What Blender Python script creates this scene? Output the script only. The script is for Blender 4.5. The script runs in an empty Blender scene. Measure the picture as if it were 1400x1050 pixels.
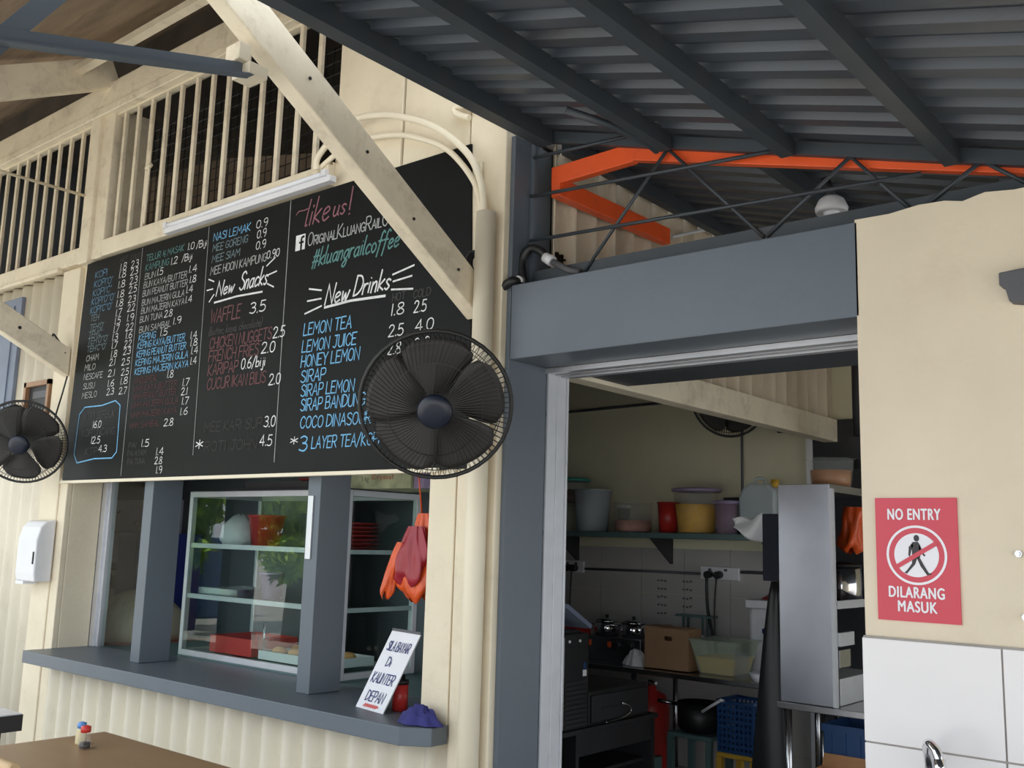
import bpy, math, random
from mathutils import Vector, Matrix

random.seed(7)
SC = bpy.context.scene
COL = SC.collection
PI = math.pi

# ------------------------------------------------------------------ camera
cam_data = bpy.data.cameras.new('camera')
cam_data.sensor_fit = 'HORIZONTAL'
cam_data.sensor_width = 36.0
cam_data.lens = 36.0 * 1345.0 / 1400.0
cam_data.clip_start = 0.05
cam = bpy.data.objects.new('camera', cam_data)
COL.objects.link(cam)
YAW, PITCH, ROLL = math.radians(39.913), math.radians(9.066), math.radians(1.676)
cam.matrix_world = (Matrix.Translation((0, 0, 1.6)) @ Matrix.Rotation(YAW, 4, 'Z')
                    @ Matrix.Rotation(PI / 2 + PITCH, 4, 'X') @ Matrix.Rotation(ROLL, 4, 'Z'))
SC.camera = cam

# ------------------------------------------------------------------ light
SC.view_settings.view_transform = 'Standard'
SC.view_settings.look = 'None'
SC.view_settings.gamma = 1.0
SC.view_settings.use_curve_mapping = False
SC.view_settings.exposure = 0.08
SC.cycles.max_bounces = 10
SC.cycles.diffuse_bounces = 6
SC.cycles.glossy_bounces = 4
SC.cycles.transmission_bounces = 8
SC.cycles.transparent_max_bounces = 12
SC.cycles.sample_clamp_indirect = 8.0

world = bpy.data.worlds.new('sky')
SC.world = world
world.use_nodes = True
_n = world.node_tree.nodes
_bg = _n['Background']
_bg.inputs['Color'].default_value = (0.86, 0.93, 1.0, 1)
_bg.inputs['Strength'].default_value = 2.3

sun_data = bpy.data.lights.new('sun', 'SUN')
sun_data.energy = 10.0
sun_data.angle = math.radians(0.6)
sun_data.color = (1.0, 0.95, 0.86)
sun = bpy.data.objects.new('sun', sun_data)
COL.objects.link(sun)
sun.location = (-2, 8, 16)
sun.rotation_euler = Vector((0.10, -0.42, -1.0)).to_track_quat('-Z', 'Y').to_euler()

# ------------------------------------------------------------------ materials
def mat(name, col, rough=0.6, metal=0.0, var=0.12, scale=6.0, bump=0.0, bscale=60.0, dirt=None, dirt_amt=0.0,
        dirt_scale=3.0, alpha=None, spec=0.5, stretch=(1, 1, 1), coat=0.0):
    m = bpy.data.materials.new(name)
    m.use_nodes = True
    nt = m.node_tree
    N, L = nt.nodes, nt.links
    b = N['Principled BSDF']
    b.inputs['Roughness'].default_value = rough
    b.inputs['Metallic'].default_value = metal
    b.inputs['Specular IOR Level'].default_value = spec
    b.inputs['Coat Weight'].default_value = coat
    tc = N.new('ShaderNodeTexCoord')
    mp = N.new('ShaderNodeMapping')
    mp.inputs['Scale'].default_value = stretch
    L.new(tc.outputs['Object'], mp.inputs['Vector'])
    noise = N.new('ShaderNodeTexNoise')
    noise.inputs['Scale'].default_value = scale
    noise.inputs['Detail'].default_value = 5
    L.new(mp.outputs['Vector'], noise.inputs['Vector'])
    ramp = N.new('ShaderNodeValToRGB')
    ramp.color_ramp.elements[0].position = 0.3
    ramp.color_ramp.elements[1].position = 0.7
    lo = [max(0, c * (1 - var)) for c in col]
    hi = [min(1, c * (1 + var)) for c in col]
    ramp.color_ramp.elements[0].color = (*lo, 1)
    ramp.color_ramp.elements[1].color = (*hi, 1)
    L.new(noise.outputs['Fac'], ramp.inputs['Fac'])
    out = ramp.outputs['Color']
    if dirt:
        n2 = N.new('ShaderNodeTexNoise')
        n2.inputs['Scale'].default_value = dirt_scale
        n2.inputs['Detail'].default_value = 8
        n2.inputs['Roughness'].default_value = 0.7
        L.new(mp.outputs['Vector'], n2.inputs['Vector'])
        r2 = N.new('ShaderNodeValToRGB')
        r2.color_ramp.elements[0].position = 0.52
        r2.color_ramp.elements[0].color = (0, 0, 0, 1)
        r2.color_ramp.elements[1].position = 0.78
        r2.color_ramp.elements[1].color = (dirt_amt, dirt_amt, dirt_amt, 1)
        L.new(n2.outputs['Fac'], r2.inputs['Fac'])
        mx = N.new('ShaderNodeMix')
        mx.data_type = 'RGBA'
        L.new(r2.outputs['Color'], mx.inputs['Factor'])
        L.new(out, mx.inputs['A'])
        mx.inputs['B'].default_value = (*dirt, 1)
        out = mx.outputs['Result']
    L.new(out, b.inputs['Base Color'])
    if bump > 0:
        n3 = N.new('ShaderNodeTexNoise')
        n3.inputs['Scale'].default_value = bscale
        n3.inputs['Detail'].default_value = 4
        L.new(mp.outputs['Vector'], n3.inputs['Vector'])
        bp = N.new('ShaderNodeBump')
        bp.inputs['Strength'].default_value = bump
        bp.inputs['Distance'].default_value = 0.01
        L.new(n3.outputs['Fac'], bp.inputs['Height'])
        L.new(bp.outputs['Normal'], b.inputs['Normal'])
    if alpha is not None:
        b.inputs['Alpha'].default_value = alpha
    return m

def glass_mat(name, tint=(0.9, 1.0, 0.95), gloss=1.0):
    """Thin pane: clear transmission with a Fresnel mirror on top."""
    m = bpy.data.materials.new(name)
    m.use_nodes = True
    nt = m.node_tree
    N, L = nt.nodes, nt.links
    N.remove(N['Principled BSDF'])
    tr = N.new('ShaderNodeBsdfTransparent')
    tr.inputs['Color'].default_value = (*tint, 1)
    gl = N.new('ShaderNodeBsdfGlossy')
    gl.inputs['Roughness'].default_value = 0.0
    gl.inputs['Color'].default_value = (gloss, gloss, gloss, 1)
    fr = N.new('ShaderNodeFresnel')
    fr.inputs['IOR'].default_value = 1.55
    mx = N.new('ShaderNodeMixShader')
    ge = N.new('ShaderNodeNewGeometry')
    inv = N.new('ShaderNodeMath')
    inv.operation = 'SUBTRACT'
    inv.inputs[0].default_value = 1.0
    L.new(ge.outputs['Backfacing'], inv.inputs[1])
    mu = N.new('ShaderNodeMath')
    mu.operation = 'MULTIPLY'
    L.new(fr.outputs['Fac'], mu.inputs[0])
    L.new(inv.outputs['Value'], mu.inputs[1])
    L.new(mu.outputs['Value'], mx.inputs['Fac'])
    L.new(tr.outputs['BSDF'], mx.inputs[1])
    L.new(gl.outputs['BSDF'], mx.inputs[2])
    L.new(mx.outputs['Shader'], N['Material Output'].inputs['Surface'])
    return m

def plastic_clear(name, col, amount=0.45):
    """Translucent plastic tub wall: part see-through, part milky."""
    m = bpy.data.materials.new(name)
    m.use_nodes = True
    nt = m.node_tree
    N, L = nt.nodes, nt.links
    b = N['Principled BSDF']
    b.inputs['Base Color'].default_value = (*col, 1)
    b.inputs['Roughness'].default_value = 0.2
    b.inputs['Alpha'].default_value = amount
    return m

CREAM = (0.74, 0.65, 0.49)
M = {}
M['cream'] = mat('cream_paint', CREAM, 0.62, var=0.06, scale=3, bump=0.15, bscale=40, dirt=(0.42, 0.33, 0.22), dirt_amt=0.35, dirt_scale=4)
M['cream_clean'] = mat('clean_cream_paint', (0.78, 0.70, 0.54), 0.5, var=0.03, scale=3, dirt=(0.5, 0.42, 0.3), dirt_amt=0.15, dirt_scale=6)
M['cream_wood'] = mat('cream_painted_timber', (0.73, 0.645, 0.49), 0.6, var=0.07, scale=5, bump=0.25, bscale=30, dirt=(0.3, 0.23, 0.16), dirt_amt=0.55, dirt_scale=7, stretch=(1, 1, 1))
M['cream_plaster'] = mat('cream_plaster', (0.73, 0.63, 0.48), 0.75, var=0.05, scale=2.5, bump=0.2, bscale=25, dirt=(0.58, 0.46, 0.36), dirt_amt=0.5, dirt_scale=2)
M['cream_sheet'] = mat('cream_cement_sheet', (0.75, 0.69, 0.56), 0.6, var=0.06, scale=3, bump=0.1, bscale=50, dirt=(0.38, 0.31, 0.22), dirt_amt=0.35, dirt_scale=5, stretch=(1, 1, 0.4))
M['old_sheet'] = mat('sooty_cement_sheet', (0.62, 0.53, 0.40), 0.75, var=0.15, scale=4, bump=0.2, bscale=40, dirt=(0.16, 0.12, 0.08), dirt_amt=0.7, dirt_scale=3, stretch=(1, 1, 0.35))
M['grey'] = mat('slate_grey_paint', (0.108, 0.130, 0.156), 0.42, var=0.06, scale=3, bump=0.08, bscale=30, dirt=(0.09, 0.10, 0.11), dirt_amt=0.4, dirt_scale=3)
M['grey_steel'] = mat('grey_painted_steel', (0.045, 0.055, 0.066), 0.5, var=0.12, scale=6, dirt=(0.07, 0.055, 0.045), dirt_amt=0.6, dirt_scale=5)
M['roof_metal'] = mat('grey_roof_sheet', (0.066, 0.077, 0.095), 0.42, metal=0.1, var=0.12, scale=3, dirt=(0.05, 0.036, 0.027), dirt_amt=0.95, dirt_scale=2.0, stretch=(0.7, 1.6, 1))
M['orange'] = mat('orange_paint', (0.80, 0.10, 0.018), 0.42, var=0.06, scale=6, dirt=(0.35, 0.05, 0.02), dirt_amt=0.4, dirt_scale=8)
M['board'] = mat('blackboard_paint', (0.007, 0.0075, 0.0075), 0.5, var=0.25, scale=2, dirt=(0.014, 0.016, 0.015), dirt_amt=0.6, dirt_scale=1.5, spec=0.13)
M['alu'] = mat('brushed_aluminium', (0.62, 0.63, 0.66), 0.38, metal=0.65, var=0.05, scale=10)
M['alu_white'] = mat('pale_aluminium', (0.56, 0.57, 0.60), 0.45, metal=0.25, var=0.05, scale=10)
M['steel'] = mat('stainless_steel', (0.50, 0.50, 0.52), 0.24, metal=1.0, var=0.1, scale=3, bump=0.05, bscale=8)
M['steel_dull'] = mat('dull_stainless_sheet', (0.36, 0.37, 0.41), 0.30, metal=1.0, var=0.14, scale=2.5, bump=0.08, bscale=6)
M['chrome'] = mat('chrome', (0.7, 0.7, 0.72), 0.1, metal=1.0, var=0.02)
M['black'] = mat('black_plastic', (0.012, 0.012, 0.013), 0.45, var=0.15)
M['fan_black'] = mat('black_wire', (0.013, 0.013, 0.012), 0.5, var=0.15)
M['blade'] = mat('smoky_blade', (0.034, 0.030, 0.027), 0.5, var=0.1)
M['hub'] = mat('dark_hub', (0.008, 0.012, 0.025), 0.35, var=0.1)
M['dark'] = mat('dark_paint', (0.022, 0.022, 0.026), 0.55, var=0.2)
M['brown_roof'] = mat('brown_roof_boards', (0.30, 0.215, 0.14), 0.85, var=0.3, scale=2.5, bump=0.4, bscale=30, dirt=(0.05, 0.03, 0.022), dirt_amt=0.9, dirt_scale=1.2, stretch=(0.5, 3.0, 1))
M['white'] = mat('white_plastic', (0.72, 0.72, 0.74), 0.35, var=0.03)
M['white_cloth'] = mat('white_cloth', (0.66, 0.66, 0.68), 0.85, var=0.08, bump=0.2, bscale=80)
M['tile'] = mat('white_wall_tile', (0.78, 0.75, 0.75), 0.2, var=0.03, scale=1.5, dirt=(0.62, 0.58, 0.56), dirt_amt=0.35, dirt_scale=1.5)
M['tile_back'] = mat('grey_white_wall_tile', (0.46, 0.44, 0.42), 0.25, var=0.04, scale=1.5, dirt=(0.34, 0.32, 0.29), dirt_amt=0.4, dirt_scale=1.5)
M['grout'] = mat('grey_grout', (0.36, 0.33, 0.30), 0.8, var=0.1)
M['olive'] = mat('olive_cream_wall', (0.72, 0.68, 0.50), 0.7, var=0.05, scale=2, dirt=(0.46, 0.44, 0.32), dirt_amt=0.4, dirt_scale=2)
M['concrete'] = mat('concrete_floor', (0.40, 0.385, 0.36), 0.75, var=0.12, scale=2, bump=0.15, bscale=30)
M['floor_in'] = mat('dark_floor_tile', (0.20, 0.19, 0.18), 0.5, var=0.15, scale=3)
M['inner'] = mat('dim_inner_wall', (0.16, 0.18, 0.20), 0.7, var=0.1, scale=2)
M['attic'] = mat('dark_loft_timber', (0.07, 0.055, 0.042), 0.85, var=0.3, scale=4)  # dark colour for the loft; also stands in for shade in the gaps
M['loft_board'] = mat('loft_board', (0.17, 0.125, 0.085), 0.85, var=0.25, scale=3)
M['table'] = mat('tan_laminate', (0.33, 0.205, 0.105), 0.4, var=0.06, scale=4, bump=0.03, bscale=30, stretch=(0.3, 2, 1))
M['marble'] = mat('white_marble_top', (0.66, 0.66, 0.68), 0.25, var=0.1, scale=5)
M['wood'] = mat('pale_wood', (0.55, 0.38, 0.20), 0.5, var=0.15, scale=8, stretch=(0.3, 3, 1))
M['frame_wood'] = mat('brown_frame_wood', (0.30, 0.16, 0.08), 0.5, var=0.2, scale=8)
M['carton'] = mat('brown_cardboard', (0.36, 0.21, 0.115), 0.8, var=0.08, scale=6)
M['red'] = mat('red_plastic', (0.55, 0.035, 0.03), 0.35, var=0.06)
M['maroon'] = mat('dark_red_plastic', (0.42, 0.045, 0.045), 0.35, var=0.06)
M['bag_orange'] = mat('orange_plastic_bag', (0.66, 0.085, 0.012), 0.35, var=0.12, scale=5, bump=0.4, bscale=25)
M['bag_red'] = mat('red_plastic_bag', (0.30, 0.010, 0.022), 0.35, var=0.12, scale=5, bump=0.4, bscale=25)
M['blue'] = mat('blue_plastic', (0.014, 0.06, 0.18), 0.4, var=0.08)
M['deep_blue'] = mat('deep_blue_plastic', (0.02, 0.03, 0.22), 0.4, var=0.08)
M['blue_cloth'] = mat('dark_blue_cloth', (0.03, 0.03, 0.16), 0.85, var=0.15, bump=0.3, bscale=90)
M['navy'] = mat('navy_fabric', (0.012, 0.014, 0.028), 0.8, var=0.15)
M['teal'] = mat('teal_plastic', (0.03, 0.28, 0.22), 0.4, var=0.06)
M['teal_dark'] = mat('grey_teal_plastic', (0.10, 0.17, 0.17), 0.45, var=0.06)
M['yellow'] = mat('yellow_plastic', (0.60, 0.36, 0.04), 0.5, var=0.08)
M['food_yellow'] = mat('yellow_powder', (0.82, 0.46, 0.025), 0.8, var=0.1, scale=20)
M['food_pink'] = mat('pink_spice', (0.52, 0.25, 0.19), 0.85, var=0.2, scale=20)
M['food_brown'] = mat('brown_powder', (0.10, 0.06, 0.045), 0.85, var=0.2, scale=20)
M['broth'] = mat('brown_broth', (0.40, 0.16, 0.04), 0.3, var=0.15, scale=5)
M['soy'] = mat('soy_sauce', (0.02, 0.008, 0.006), 0.15, var=0.1)
M['lilac_board'] = mat('lilac_board', (0.50, 0.46, 0.60), 0.5, var=0.05)
M['lilac'] = mat('lilac_plastic', (0.32, 0.25, 0.40), 0.4, var=0.08)
M['clear'] = plastic_clear('clear_plastic', (0.72, 0.78, 0.78), 0.07)
M['milky'] = plastic_clear('milky_plastic', (0.62, 0.70, 0.74), 0.6)
M['clear_pink'] = plastic_clear('pinkish_clear_plastic', (0.45, 0.33, 0.42), 0.4)
M['clear_green'] = plastic_clear('greenish_clear_plastic', (0.60, 0.70, 0.55), 0.3)
M['glass'] = glass_mat('window_glass', (0.86, 0.92, 0.90), 1.0)
M['paper'] = mat('white_paper', (0.76, 0.76, 0.80), 0.5, var=0.02)
M['sign_red'] = mat('sign_red', (0.60, 0.045, 0.075), 0.4, var=0.03)
M['sign_white'] = mat('sign_white', (0.82, 0.80, 0.84), 0.45, var=0.02)
M['sign_black'] = mat('sign_black', (0.025, 0.02, 0.025), 0.5, var=0.02)
M['ink_blue'] = mat('blue_marker_ink', (0.03, 0.04, 0.16), 0.6, var=0.1)
M['ink_grey'] = mat('grey_marker_ink', (0.10, 0.10, 0.11), 0.6, var=0.1)
M['box_green'] = mat('pale_green_carton', (0.46, 0.50, 0.30), 0.6, var=0.35, scale=9)
M['pine'] = mat('varnished_timber', (0.45, 0.22, 0.09), 0.5, var=0.12)
M['bread'] = mat('golden_pastry', (0.55, 0.28, 0.09), 0.7, var=0.2, scale=12)
M['leaf'] = mat('tree_leaf', (0.30, 0.48, 0.05), 0.55, var=0.4, scale=3)
M['bark'] = mat('tree_bark', (0.09, 0.06, 0.04), 0.9, var=0.2)
M['tube'] = mat('frosted_tube', (0.80, 0.81, 0.85), 0.3, var=0.02)
M['lino'] = mat('blue_grey_shutter', (0.16, 0.19, 0.26), 0.5, var=0.08)
CH = {'w': (0.66, 0.66, 0.66), 'g': (0.36, 0.37, 0.36), 'b': (0.12, 0.24, 0.36), 's': (0.16, 0.22, 0.24),
      'B': (0.17, 0.42, 0.66), 't': (0.09, 0.21, 0.20), 'r': (0.085, 0.03, 0.034), 'R': (0.14, 0.06, 0.062), 'd': (0.06, 0.056, 0.056),
      'D': (0.04, 0.036, 0.036), 'p': (0.24, 0.10, 0.12)}
CHN = {'w': 'white', 'g': 'grey', 'b': 'dusty blue', 's': 'pale slate', 'B': 'bright blue', 't': 'teal green', 'r': 'dark red',
       'R': 'faded red', 'd': 'faint grey', 'D': 'very faint', 'p': 'dusty pink'}
for k, c in CH.items():
    M['chalk_' + k] = mat('chalk_' + CHN[k].replace(' ', '_'), c, 0.9, var=0.15, scale=30)

# ------------------------------------------------------------------ mesh helpers
class MB:
    """Collects vertices and faces in world space; build() links them as one mesh object."""
    def __init__(s):
        s.v, s.f, s.sm = [], [], []

    def add(s, vs, fs, smooth=False):
        o = len(s.v)
        s.v += [Vector(p) for p in vs]
        s.f += [tuple(i + o for i in f) for f in fs]
        s.sm += [smooth] * len(fs)
        return s

    def box(s, a, b):
        x0, y0, z0 = a
        x1, y1, z1 = b
        return s.add([(x0, y0, z0), (x1, y0, z0), (x1, y1, z0), (x0, y1, z0), (x0, y0, z1), (x1, y0, z1), (x1, y1, z1), (x0, y1, z1)],
                     [(0, 3, 2, 1), (4, 5, 6, 7), (0, 1, 5, 4), (1, 2, 6, 5), (2, 3, 7, 6), (3, 0, 4, 7)])

    def beam(s, p, q, w, h, up=(0, 0, 1)):
        """Bar from p to q; w across, h along 'up'."""
        p, q = Vector(p), Vector(q)
        d = (q - p).normalized()
        side = d.cross(Vector(up))
        if side.length < 1e-5:
            side = d.cross(Vector((0, 1, 0)))
        side.normalize()
        u = side.cross(d).normalized()
        vs = []
        for c in (p, q):
            for a, b in ((-1, -1), (1, -1), (1, 1), (-1, 1)):
                vs.append(c + side * (a * w / 2) + u * (b * h / 2))
        return s.add(vs, [(0, 1, 2, 3), (7, 6, 5, 4), (0, 4, 5, 1), (1, 5, 6, 2), (2, 6, 7, 3), (3, 7, 4, 0)])

    def tube(s, pts, r, n=8, cap=True, closed=False):
        pts = [Vector(p) for p in pts]
        m = len(pts)
        vs, fs = [], []
        prev = None
        for i, p in enumerate(pts):
            if closed:
                d = (pts[(i + 1) % m] - pts[i - 1]).normalized()
            else:
                d = (pts[min(i + 1, m - 1)] - pts[max(i - 1, 0)]).normalized()
            if prev is None:
                a = Vector((0, 0, 1)) if abs(d.z) < 0.9 else Vector((1, 0, 0))
                u = d.cross(a).normalized()
            else:
                u = (prev - d * prev.dot(d)).normalized()
            prev = u
            w = d.cross(u)
            rr = r[i] if isinstance(r, (list, tuple)) else r
            for k in range(n):
                t = 2 * PI * k / n
                vs.append(p + u * (rr * math.cos(t)) + w * (rr * math.sin(t)))
        for i in range(m if closed else m - 1):
            j = (i + 1) % m
            for k in range(n):
                k2 = (k + 1) % n
                fs.append((i * n + k, i * n + k2, j * n + k2, j * n + k))
        s.add(vs, fs, n > 4)
        if cap and not closed:
            o = len(s.v) - len(vs)
            s.f.append(tuple(o + k for k in reversed(range(n))))
            s.f.append(tuple(o + (m - 1) * n + k for k in range(n)))
            s.sm += [False, False]
        return s

    def lathe(s, c, prof, n=24, mtx=None, smooth=True):
        """prof: (radius, height) pairs around local Z at c."""
        vs, fs = [], []
        for r, z in prof:
            for k in range(n):
                t = 2 * PI * k / n
                p = Vector((r * math.cos(t), r * math.sin(t), z))
                vs.append((mtx @ p if mtx else p) + Vector(c))
        for i in range(len(prof) - 1):
            for k in range(n):
                k2 = (k + 1) % n
                fs.append((i * n + k, i * n + k2, (i + 1) * n + k2, (i + 1) * n + k))
        s.add(vs, fs, smooth)
        o = len(s.v) - len(vs)
        if prof[0][0] > 1e-4:
            s.f.append(tuple(o + k for k in reversed(range(n)))); s.sm.append(False)
        if prof[-1][0] > 1e-4:
            s.f.append(tuple(o + (len(prof) - 1) * n + k for k in range(n))); s.sm.append(False)
        return s

    def prism(s, poly, d):
        """Planar polygon (3-D points) pushed along vector d."""
        poly = [Vector(p) for p in poly]
        d = Vector(d)
        n = len(poly)
        fs = [tuple(range(n)), tuple(reversed(range(n, 2 * n)))]
        for i in range(n):
            j = (i + 1) % n
            fs.append((i, i + n, j + n, j))
        return s.add(poly + [p + d for p in poly], fs)

    def grid(s, fn, nu, nv, smooth=True, skip=None):
        vs = [fn(i / nu, j / nv) for j in range(nv + 1) for i in range(nu + 1)]
        fs = []
        for j in range(nv):
            for i in range(nu):
                q = (j * (nu + 1) + i, j * (nu + 1) + i + 1, (j + 1) * (nu + 1) + i + 1, (j + 1) * (nu + 1) + i)
                if skip and skip((Vector(vs[q[0]]) + Vector(vs[q[2]])) / 2):
                    continue
                fs.append(q)
        return s.add(vs, fs, smooth)

    def ball(s, c, r, n=10, m=6):
        prof = [(max(1e-5, math.cos(-PI / 2 + PI * i / m)), math.sin(-PI / 2 + PI * i / m)) for i in range(m + 1)]
        mt = Matrix.Diagonal((r[0], r[1], r[2])) if isinstance(r, (tuple, list)) else Matrix.Diagonal((r, r, r))
        return s.lathe(c, prof, n, mt)

    def build(s, name, material, parent=None, bevel=0.0, solid=0.0, sub=0):
        me = bpy.data.meshes.new(name)
        if parent is None:
            xs = [p.x for p in s.v]; ys = [p.y for p in s.v]; zs = [p.z for p in s.v]
            org = Vector(((min(xs) + max(xs)) / 2, (min(ys) + max(ys)) / 2, min(zs)))
        else:
            org = WORLD[parent.name]
        me.from_pydata([p - org for p in s.v], [], s.f)
        for i, p in enumerate(me.polygons):
            p.use_smooth = s.sm[i]
        me.materials.append(M[material] if isinstance(material, str) else material)
        me.update()
        o = bpy.data.objects.new(name, me)
        COL.objects.link(o)
        if parent is None:
            o.location = org
        else:
            o.parent = parent
        WORLD[o.name] = org
        if sub:
            md = o.modifiers.new('subdivision', 'SUBSURF'); md.levels = sub; md.render_levels = sub
        if solid:
            md = o.modifiers.new('thickness', 'SOLIDIFY'); md.thickness = solid; md.offset = 0
        if bevel:
            md = o.modifiers.new('bevel', 'BEVEL'); md.width = bevel; md.segments = 2; md.limit_method = 'ANGLE'
            md.angle_limit = math.radians(40)
        return o

WORLD = {}

def thing(name, label, cat, loc, group=None):
    o = bpy.data.objects.new(name, None)
    o.empty_display_size = 0.1
    COL.objects.link(o)
    o.location = loc
    WORLD[o.name] = Vector(loc)
    o['label'] = label
    o['category'] = cat
    if group:
        o['group'] = group
    return o

def tag(o, label, cat, group=None):
    o['label'] = label
    o['category'] = cat
    if group:
        o['group'] = group
    return o

def struct(o):
    o['kind'] = 'structure'
    return o

def bez(pts, n=8):
    """Catmull-Rom through the points."""
    pts = [Vector(p) for p in pts]
    out = []
    for i in range(len(pts) - 1):
        p0, p1, p2, p3 = pts[max(i - 1, 0)], pts[i], pts[i + 1], pts[min(i + 2, len(pts) - 1)]
        for k in range(n):
            t = k / n
            out.append(0.5 * ((2 * p1) + (p2 - p0) * t + (2 * p0 - 5 * p1 + 4 * p2 - p3) * t * t + (3 * p1 - p0 - 3 * p2 + p3) * t ** 3))
    out.append(pts[-1])
    return out

# ================================================================== THE PLACE: ground, roofs, walls
D = 3.2                                     # the facade plane
struct(MB().box((-60, -60, -0.1), (30, 3.2, 0)).build('floor', 'concrete'))
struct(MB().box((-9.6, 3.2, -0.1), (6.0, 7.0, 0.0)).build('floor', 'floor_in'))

def corrugated(org, u, ulen, v, vlen, n, pitch, amp, skip=None, per=10, box=False, nv=1):
    """Sheet whose waves run across u; v is the direction of the ribs, n the outward normal."""
    org, u, v, n = Vector(org), Vector(u), Vector(v), Vector(n)
    m = MB()
    if box:                                 # trapezoid ribs
        knots = [(0.0, 0), (0.42, 0), (0.50, 1), (0.92, 1)]
        us = []
        k = 0
        while k * pitch < ulen:
            us += [((k + a) * pitch, h) for a, h in knots]
            k += 1
        vs, fs = [], []
        for a, h in us:
            for j in range(nv + 1):
                vs.append(org + u * a + n * (amp * h) + v * (vlen * j / nv))
        for i in range(len(us) - 1):
            for j in range(nv):
                fs.append((i * (nv + 1) + j, (i + 1) * (nv + 1) + j, (i + 1) * (nv + 1) + j + 1, i * (nv + 1) + j + 1))
        return m.add(vs, fs)
    nu = max(4, int(ulen / pitch * per))
    return m.grid(lambda a, b: org + u * (a * ulen) + v * (b * vlen) + n * (amp * math.cos(2 * PI * a * ulen / pitch)),
                  nu, nv, True, skip)

# canopy of grey box-rib sheets falling to the right
SL = -0.288
def roofz(x):
    return 3.41 + SL * (x + 2.67)
vdir = Vector((1, 0, SL))
struct(corrugated((-2.66, -1.2, roofz(-2.66) + 0.075), (0, 1, 0), 8.0, vdir, 4.3, (0, 0, -1), 0.145, 0.028, box=True, nv=12)
       .build('ceiling', 'roof_metal', solid=0.004))
def roof_bar(x, y0, y1, w=0.05, h=0.075):
    z = roofz(x) + 0.01
    m = MB()
    m.box((x - w / 2, y0, z - h / 2), (x + w / 2, y1, z + h / 2))
    return m
for k, x in enumerate((-2.60, -1.98, -1.46, -0.885, -0.30, 0.3, 0.9, 1.5)):
    o = roof_bar(x, -1.2, 3.30, 0.07 if k == 0 else 0.05, 0.085 if k == 0 else 0.07).build('roof_purlin', 'grey_steel')
    tag(o, ['dark grey steel purlin along the left edge of the canopy, against the cream gable',
            'dark grey steel purlin under the canopy, second from the cream gable',
            'dark grey steel purlin under the canopy, third from the cream gable',
            'dark grey steel purlin under the canopy, fourth from the cream gable',
            'dark grey steel purlin under the canopy, fifth from the cream gable',
            'dark grey steel purlin under the canopy, sixth from the cream gable',
            'dark grey steel purlin under the canopy, seventh from the cream gable',
            'dark grey steel purlin under the canopy, farthest from the cream gable'][k], 'purlin', 'canopy purlins')
for k, x in enumerate((-2.58, -1.62, -0.75)):
    o = roof_bar(x, 3.42, 6.6).build('roof_purlin', 'grey_steel')
    tag(o, ['dark steel purlin beyond the orange beam, along the top of the cream corrugated side wall',
            'dark steel purlin in the shade beyond the orange beam, mid way along the truss',
            'dark steel purlin in the shade beyond the orange beam, above the no entry wall'][k], 'purlin', 'purlins beyond the truss')

# old brown roof over the left side
y0, y1 = 0.7, 3.7
def brz(y):
    return 4.97 - 0.5 * (3.2 - y)
struct(MB().prism([(-12, y0, brz(y0)), (-12, y1, brz(y1)), (-12, y1, brz(y1) + 0.04), (-12, y0, brz(y0) + 0.04)], (9.36, 0, 0))
       .build('ceiling', 'brown_roof'))
o = MB().beam((-6.4, 0.75, brz(0.75) - 0.17), (-6.4, 3.16, brz(3.16) - 0.17), 0.10, 0.21, (0, 0, 1)).build('roof_rafter', 'cream_wood', bevel=0.006)
tag(o, 'thick cream timber rafter under the brown roof at far upper left', 'rafter')
o = MB().box((-6.45, 2.86, 4.655), (-2.70, 2.92, 4.70)).build('roof_batten', 'cream_wood')
tag(o, 'slim cream batten running under the brown roof from the thick rafter', 'batten')
o = MB().tube(bez([(-5.9, 2.92, 4.72), (-5.75, 2.9, 4.62), (-5.6, 2.92, 4.57)], 6), 0.005, 5).build('loose_wire', 'black')
tag(o, 'thin black wire hanging by the batten under the brown roof', 'wire')

# ------------------------------------------------------------------ facade, upper part
struct(MB().box((-9.6, 3.13, 4.52), (-2.74, 3.24, 4.69)).box((-9.6, 3.115, 4.455), (-2.74, 3.24, 4.515)).build('trim_1', 'cream_wood', bevel=0.006))
struct(MB().box((-9.6, 3.14, 3.42), (-6.56, 3.30, 3.535)).box((-6.30, 3.14, 3.42), (-3.93, 3.30, 3.535))
       .box((-9.6, 3.12, 3.395), (-6.85, 3.16, 3.425)).build('trim_2', 'cream_wood', bevel=0.006))
struct(MB().box((-6.565, 3.12, 3.40), (-6.435, 3.30, 4.53)).box((-6.44, 3.15, 3.42), (-6.29, 3.42, 4.50)).build('trim_3', 'cream_wood', bevel=0.008))
# cream boards at the right end of the gable
struct(MB().box((-3.93, 3.185, 3.35), (-3.43, 3.215, 4.75)).box((-3.415, 3.19, 3.35), (-2.968, 3.22, 4.75))
       .build('wall_gable', 'cream', bevel=0.003))
struct(MB().box((-3.9, 3.25, 3.43), (-2.95, 3.26, 4.75)).build('wall_gable_backing', 'attic'))  # dark sheet that paints the shade in the gaps between the boards
struct(MB().box((-2.945, 3.17, 0), (-2.725, 3.44, 4.3)).build('wall_corner', 'cream', bevel=0.006))
struct(MB().box((-3.125, 3.18, 0.75), (-2.965, 3.25, 1.93)).box((-2.962, 3.185, 0.0), (-2.94, 3.25, 1.93)).build('trim_4', 'cream', bevel=0.004))
# cream wall behind the menu board
struct(MB().box((-6.83, 3.20, 1.93), (-2.94, 3.32, 3.43)).build('wall_front', 'cream'))
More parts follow.
